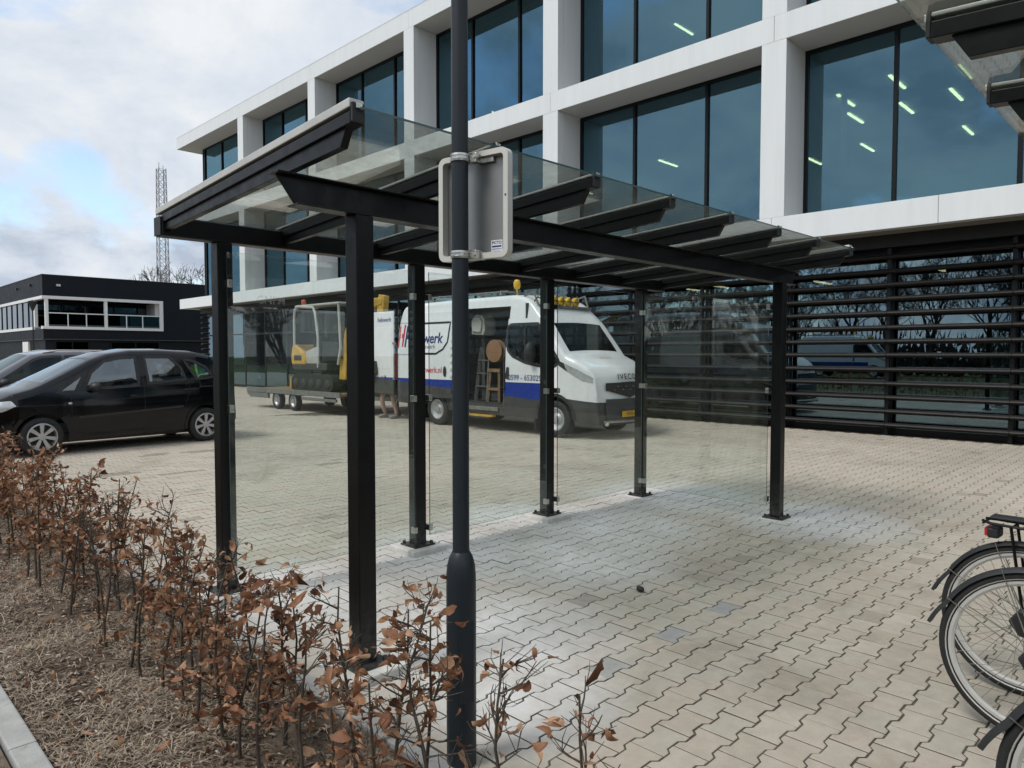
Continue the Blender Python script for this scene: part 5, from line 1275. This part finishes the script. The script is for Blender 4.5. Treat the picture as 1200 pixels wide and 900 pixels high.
def build_bike(label, wheel_y, frame_col, rack=True):
    # local x forward; rear wheel centre at x=0
    t = thing('bicycle', label, 'bicycle', (0, 0, 0), -PI / 2)
    bike_wheel(t, 0, 'rear_wheel'); bike_wheel(t, 1.10, 'front_wheel')
    fm_ = frame_col
    f = MB(); bb_, st_, hd = (.46, 0, .29), (.32, 0, .82), (.93, 0, .88)
    f.tube([bb_, (.3, 0, .9)], .016, 10).tube([bb_, (.93, 0, .72)], .018, 10).tube([(.355, 0, .62), (.92, 0, .86)], .016, 10).tube([(.915, 0, .93), (.955, 0, .66)], .019, 10)
    for s in (-1, 1): f.tube([bb_, (.25, s * .045, .32), (0, s * .06, .355)], .010, 8).tube([(.34, s * .015, .72), (.05, s * .06, .40), (0, s * .06, .355)], .008, 8)
    obj('frame', f, fm_, t, smooth=50)
    fk = MB()
    for s in (-1, 1): fk.tube([(.955, s * .02, .68), (.98, s * .055, .6), (1.06, s * .055, .42), (1.10, s * .055, .355)], [.014, .013, .011, .009], 8)
    obj('fork', fk, fm_, t, smooth=50)
    obj('saddle', MB().prism([(.12, .98), (.2, 1.0), (.36, .99), (.42, .965), (.36, .95), (.16, .94)], -.05, .05, 'XZ').box((.2, 0, .965), (.16, .17, .045)), M['plastic'], t, bevel=.02)
    obj('handlebar', MB().tube([(.68, -.28, 1.06), (.8, -.27, 1.09), (.9, -.1, 1.08), (.9, .1, 1.08), (.8, .27, 1.09), (.68, .28, 1.06)], .012, 8).tube([(.92, 0, .92), (.9, 0, 1.08)], .014, 8), M['galv'], t, smooth=50)
    for s in (-1, 1): obj('grip', MB().tube([(.62, s * .285, 1.045), (.74, s * .275, 1.075)], .017, 10), M['plastic'], t, smooth=50)
    obj('rear_mudguard', fender(0, 20, 172, tip=True), M['plastic'], t, smooth=50)
    obj('front_mudguard', fender(1.10, 150, -10, tip=False), M['plastic'], t, smooth=50)
    sy = MB()
    for s in (-1, 1): sy.tube([(0, s * .062, .36), (.372 * math.cos(R(150)), s * .029, .355 + .372 * math.sin(R(150)))], .0025, 5).tube([(0, s * .062, .36), (.372 * math.cos(R(110)), s * .029, .355 + .372 * math.sin(R(110)))], .0025, 5)
    obj('mudguard_stays', sy, M['steel'], t)
    if rack:
        rk = MB()
        for s in (-1, 1): rk.tube([(.32, s * .05, .80), (.25, s * .06, .79), (-.14, s * .06, .80), (-.18, s * .03, .805)], .007, 6).tube([(0, s * .065, .37), (-.06, s * .06, .795)], .007, 6).tube([(0, s * .065, .37), (.12, s * .06, .79)], .007, 6)
        for x in (-.17, -.05, .1, .22): rk.tube([(x, -.06, .80), (x, .06, .80)], .006, 6)
        obj('luggage_rack', rk, M['black_steel'], t, smooth=50)
        obj('rack_clamp', MB().box((.05, 0, .825), (.4, .09, .012)).box((.15, 0, .815), (.1, .05, .03)), M['plastic'], t, bevel=.004)
        lm = obj('rear_lamp', MB().box((-.135, 0, .752), (.05, .09, .05)), M['plastic'], t, bevel=.01)
        obj('lens', MB().box((-.164, 0, .754), (.014, .08, .04)), M['red_text'], lm, bevel=.005)
    obj('crank', MB().tube([(.46, .06, .29), (.58, .065, .17)], .010, 8).tube([(.46, -.06, .29), (.34, -.065, .41)], .010, 8).lathe([(.02, -.004), (.095, -.004), (.095, .004), (.02, .004)], 28, (.46, -.05, .29), 'Y', closed=True), M['galv'], t, smooth=40)
    for x, y, z in ((.58, .11, .17), (.34, -.11, .41)): obj('pedal', MB().box((x, y, z), (.09, .09, .022)), M['plastic'], t, bevel=.004)
    obj('chain_guard', MB().prism([(-.02, .30), (-.06, .36), (-.02, .42), (.44, .41), (.56, .36), (.57, .25), (.44, .19)], -.075, -.058, 'XZ'), M['plastic'], t, bevel=.008)
    obj('kickstand', MB().tube([(.12, .06, .33), (.06, .2, .012)], .009, 6), M['galv'], t)
    obj('ring_lock', MB().lathe([(.05, -.02), (.06, -.02), (.06, .02), (.05, .02)], 14, (.28, 0, .60), 'X', closed=True), M['plastic'], t, smooth=40)
    return t
b1 = build_bike('black bicycle with luggage rack and red rear lamp under the second shelter', 0, M['black_steel'])
b2 = build_bike('bicycle with bright silver rims parked between two others', 0, M['lamp_grey'], rack=True)
for ch in list(b2.children):
    if ch.name.split('.')[0] in ('luggage_rack', 'rack_clamp', 'rear_lamp'):
        for g in list(ch.children): bpy.data.objects.remove(g, do_unlink=True)
        bpy.data.objects.remove(ch, do_unlink=True)
b1.location = (4.02, .60, 0); b1.rotation_euler = (0, 0, R(-90 - 2))
b2.location = (3.55, .49, 0); b2.rotation_euler = (0, 0, R(-90 + 1.5))
b3 = copy_tree(b2); b3.location = (2.52, .085, 0); b3.rotation_euler = (0, 0, R(-90 + 3)); b3['label'] = 'dark bicycle with black mudguard standing apart beside the silver rimmed one'

# ------------------------------------------------------------------ beech hedge
def leaf_verts(r, L, W, curl, fold, cup):
    P = []
    for i in range(5):
        f = i / 4; w = W * (math.sin(PI * min(1, f * .92 + .05)) ** .8) * (1 if i not in (0, 4) else .15)
        a = curl * f; x = (math.sin(a) / curl * L) if abs(curl) > .05 else f * L; z = -(1 - math.cos(a)) / curl * L if abs(curl) > .05 else 0
        for s in (-1, 0, 1):
            P.append(Vector((x, s * w * math.cos(fold), z + abs(s) * w * math.sin(fold) + cup * s * f * .01 + r.gauss(0, .0026))))
    return P
LF = [(i * 3 + k, i * 3 + k + 1, i * 3 + k + 4, i * 3 + k + 3) for i in range(4) for k in range(2)]
lr = random.Random(21)
LEAFV = [leaf_verts(lr, lr.uniform(.05, .078), lr.uniform(.011, .019), lr.choice((-1, 1)) * lr.uniform(.7, 3.0), lr.uniform(.2, 1.2), lr.uniform(-1.5, 1.5)) for _ in range(14)]
LEAFM = []
for P in LEAFV:
    me = bpy.data.meshes.new('leaf'); me.from_pydata([tuple(p) for p in P], [], LF); me.materials.append(M['leaf'])
    a_ = me.attributes.new('tone', 'FLOAT', 'FACE'); a_.data.foreach_set('value', [lr.random()] * len(LF))
    me.polygons.foreach_set('use_smooth', [True] * len(LF)); LEAFM.append(me)
LEAFN = [0]
def hedge_plant(u, v, h, nleaf, r, single, label, bare=0.0):
    z0 = bedz(u, v) if u < 1.74 else 0
    t = thing('beech_plant', label, 'plant', (u, v, z0), 0, None)
    st = MB(); tw = MB(); spots = []
    lean = Vector((r.gauss(0, .05), r.gauss(0, .05), 1)).normalized()
    pts = [Vector((0, 0, -.03))]; d = lean.copy()
    for i in range(6):
        d = (d + Vector((r.gauss(0, .10), r.gauss(0, .10), .1))).normalized(); pts.append(pts[-1] + d * h / 6)
    st.tube(pts, [.0085 * (1 - .68 * i / 6) for i in range(7)], 6)
    nb = r.randint(10, 14)
    for k in range(nb):
        f = r.uniform(.22, .97); i = min(5, int(f * 6)); p = pts[i].lerp(pts[i + 1], f * 6 - i)
        a = r.uniform(0, 2 * PI); dd = Vector((math.cos(a), math.sin(a), r.uniform(.25, 1.1))).normalized(); Lb = r.uniform(.08, .22) * (1.1 - .5 * f)
        q = [p]
        for _ in range(4):
            dd = (dd + Vector((r.gauss(0, .18), r.gauss(0, .18), r.gauss(.03, .12)))).normalized(); q.append(q[-1] + dd * Lb / 4)
        tw.tube(q, [.0038, .0032, .0026, .002, .0012], 4, cap=False)
        spots += [(q[j], dd) for j in (1, 2, 2, 3, 3, 4, 4)]
        for _ in range(r.randint(2, 5)):
            j = r.randint(1, 3); e = (dd + Vector((r.gauss(0, .7), r.gauss(0, .7), r.gauss(.1, .4)))).normalized(); e1 = q[j] + e * r.uniform(.03, .07)
            e2 = e1 + (e + Vector((r.gauss(0, .3), r.gauss(0, .3), .1))).normalized() * .03
            tw.tube([q[j], e1, e2], [.0018, .0014, .0008], 3, cap=False); spots += [(e1, e), (e2, e)]
    spots += [(pts[j].lerp(pts[j + 1], r.random()), d) for j in (3, 4, 5, 5)]
    obj('stem', st, M['twig'], t, smooth=60); obj('twigs', tw, M['twig'], t, kind='stuff')
    V, Fc, T = [], [], []
    for _ in range(nleaf):
        p, dd = r.choice(spots); vi = r.randrange(len(LEAFV)); sc = r.uniform(.5, 1.2)
        e = (Vector((r.gauss(0, 1), r.gauss(0, 1), r.gauss(-.55, .7))) + dd * .3).normalized()
        m = e.to_track_quat('X', 'Z').to_matrix() @ Matrix.Rotation(r.uniform(-1.6, 1.6), 3, 'X')
        p = p + Vector((r.gauss(0, .012), r.gauss(0, .012), r.gauss(0, .01)))
        if p.z < h * .14: continue
        if single:
            o = obj('leaf', LEAFM[vi], None, t, loc=p); o.rotation_euler = m.to_euler(); o.scale = (sc,) * 3; LEAFN[0] += 1
        else:
            b = len(V); V += [tuple(m @ (q * sc) + p) for q in LEAFV[vi]]; Fc += [tuple(i + b for i in f) for f in LF]; T += [r.random()] * len(LF)
    if V:
        me = bpy.data.meshes.new('leaves'); me.from_pydata(V, [], Fc); a_ = me.attributes.new('tone', 'FLOAT', 'FACE'); a_.data.foreach_set('value', T)
        me.polygons.foreach_set('use_smooth', [True] * len(Fc)); obj('leaves', me, M['leaf'], t, kind='stuff')
    return t
hr = random.Random(5)
rowA, rowB = [], []
v = .62
while v < 11.5:
    rowA.append((1.19 + hr.gauss(0, .025), v + hr.gauss(0, .025))); rowB.append((1.42 + hr.gauss(0, .03), v + .11 + hr.gauss(0, .025))); v += .225 if v < 5 else .25
cnt = {}; tot = {True: sum(v <= 2.066 for u, v in rowA), False: sum(v <= 2.066 for u, v in rowB)}
for (u, v) in sorted(rowA + rowB, key=lambda p: p[1]):
    front = u < 1.3
    h = .74 + hr.uniform(-.07, .07)
    nl = hr.randint(52, 88); single = False
    if v < 1.55:
        h = .80 + hr.uniform(-.05, .06) if not front else .66 + hr.uniform(-.06, .03)
        nl = hr.randint(20, 34); single = True
        if v < 1.0: h = .60 + hr.uniform(-.04, .04)
    elif v < 2.35:
        h = (.80 if not front else .68) + hr.uniform(-.06, .06); nl = hr.randint(44, 64)
    elif 4.2 < v < 5.0: nl = hr.randint(20, 40)
    elif v > 5: h = .80 + hr.uniform(-.06, .1); nl = hr.randint(80, 115)
    if v > 1.9 and hr.random() < .12: nl //= 3
    side = 'mulch' if front else 'paving'; past = v > 2.066; key = (front, past); cnt[key] = cnt.get(key, -1) + 1
    if past: lab = ORD[cnt[key]] + ' beech plant from the lamp post towards the cars, ' + side + ' side row'
    else: lab = ORD[tot[front] - 1 - cnt[key]] + ' beech plant from the lamp post towards the bicycles, ' + side + ' side row'
    t = hedge_plant(u, v, h, nl, hr, single, lab)
    t['group'] = 'brown beech hedge plants along the mulch bed'

# ------------------------------------------------------------------ mulch, straw and fallen leaves
cr = random.Random(9); V, Fc, T = [], [], []
for _ in range(30000):
    v = .8 + 9.5 * cr.random() ** 1.7; u = cr.uniform(.67, 1.74); z = bedz(u, v)
    pt_ = mnoise.noise((u * 2.4, v * 1.9, 3.3))
    if pt_ < -.12 and cr.random() < .55: continue
    L_, w_ = cr.uniform(.003, .019) * (1.7 if cr.random() < .08 else 1), cr.uniform(.0015, .006); a = cr.uniform(0, PI); tl = cr.gauss(0, .35)
    dx_, dy_ = math.cos(a), math.sin(a); b = len(V); zz = z + cr.uniform(.0, .014)
    for sx, sy in ((-1, -1), (1, -1), (1, 1), (-1, 1)):
        V.append((u + dx_ * L_ * sx - dy_ * w_ * sy, v + dy_ * L_ * sx + dx_ * w_ * sy, zz + tl * L_ * sx * .6 + cr.gauss(0, .002)))
    V.append((u, v, zz + .006)); Fc += [(b, b + 1, b + 4), (b + 1, b + 2, b + 4), (b + 2, b + 3, b + 4), (b + 3, b, b + 4)]; T += [min(1, max(0, cr.random() ** 1.4 * .85 + pt_ * .35))] * 4
def stuff(name, label, V, Fc, T, mat, cat):
    me = bpy.data.meshes.new(name); me.from_pydata(V, [], Fc); a_ = me.attributes.new('tone', 'FLOAT', 'FACE'); a_.data.foreach_set('value', T)
    o = obj(name, me, mat, kind='stuff'); o['label'] = label; o['category'] = cat; return o
stuff('bark_mulch', 'brown bark chips covering the hedge bed', V, Fc, T, M['chip'], 'mulch')
V, Fc, T = [], [], []
for _ in range(30000):
    v = .8 + 9.5 * cr.random() ** 1.5; u = cr.uniform(.68, 1.7)
    if mnoise.noise((u * 2.4, v * 1.9, 3.3)) + .5 * mnoise.noise((u * 6, v * 5, 7)) < .04 and cr.random() < .9: continue
    z = bedz(u, v); a = cr.uniform(0, 2 * PI); L_ = cr.uniform(.03, .11); b = len(V); w = cr.uniform(.0008, .0018)
    p = Vector((u, v, z + cr.uniform(.002, .018))); d = Vector((math.cos(a), math.sin(a), cr.gauss(.05, .2))); sd2 = Vector((-d.y, d.x, 0)) * w
    q1 = p + d * L_ * .5 + Vector((0, 0, .008)); q2 = p + d * L_ + Vector((cr.gauss(0, .01), cr.gauss(0, .01), -.004))
    V += [tuple(p - sd2), tuple(p + sd2), tuple(q1 - sd2), tuple(q1 + sd2), tuple(q2)]; Fc += [(b, b + 1, b + 3, b + 2), (b + 2, b + 3, b + 4)]; T += [cr.random()] * 2
stuff('dry_grass', 'pale dry grass stems lying on the mulch', V, Fc, T, M['straw'], 'dry grass')
V, Fc, T = [], [], []
for _ in range(420):
    v = .9 + 8 * cr.random() ** 1.4; u = cr.uniform(.7, 1.72); z = bedz(u, v) + .012
    m = Matrix.Rotation(cr.uniform(0, 2 * PI), 3, 'Z') @ Matrix.Rotation(cr.gauss(0, .5), 3, 'X') @ Matrix.Rotation(cr.gauss(0, .3), 3, 'Y'); b = len(V); sc = cr.uniform(.6, 1)
    V += [tuple(m @ (q * sc) + Vector((u, v, z + .006))) for q in LEAFV[cr.randrange(14)]]; Fc += [tuple(i + b for i in f) for f in LF]; T += [cr.random()] * 8
stuff('leaf_litter', 'fallen brown beech leaves on the mulch', V, Fc, T, M['leaf'], 'leaf litter')
tag(obj('fallen_leaf', LEAFM[3], None, None, loc=(2.42, .93, .012), rot=(.1, .1, 1)), 'single orange brown leaf lying on the paving', 'leaf')
tag(obj('pine_cone', MB().sphere((0, 0, .02), 1, 9, 7, (.022, .03, .02)).sphere((.01, .02, .024), 1, 7, 5, (.014, .016, .014)), M['plastic'], None, loc=(3.98, 2.72, 0), smooth=60), 'small black lump lying on the paving', 'cone')
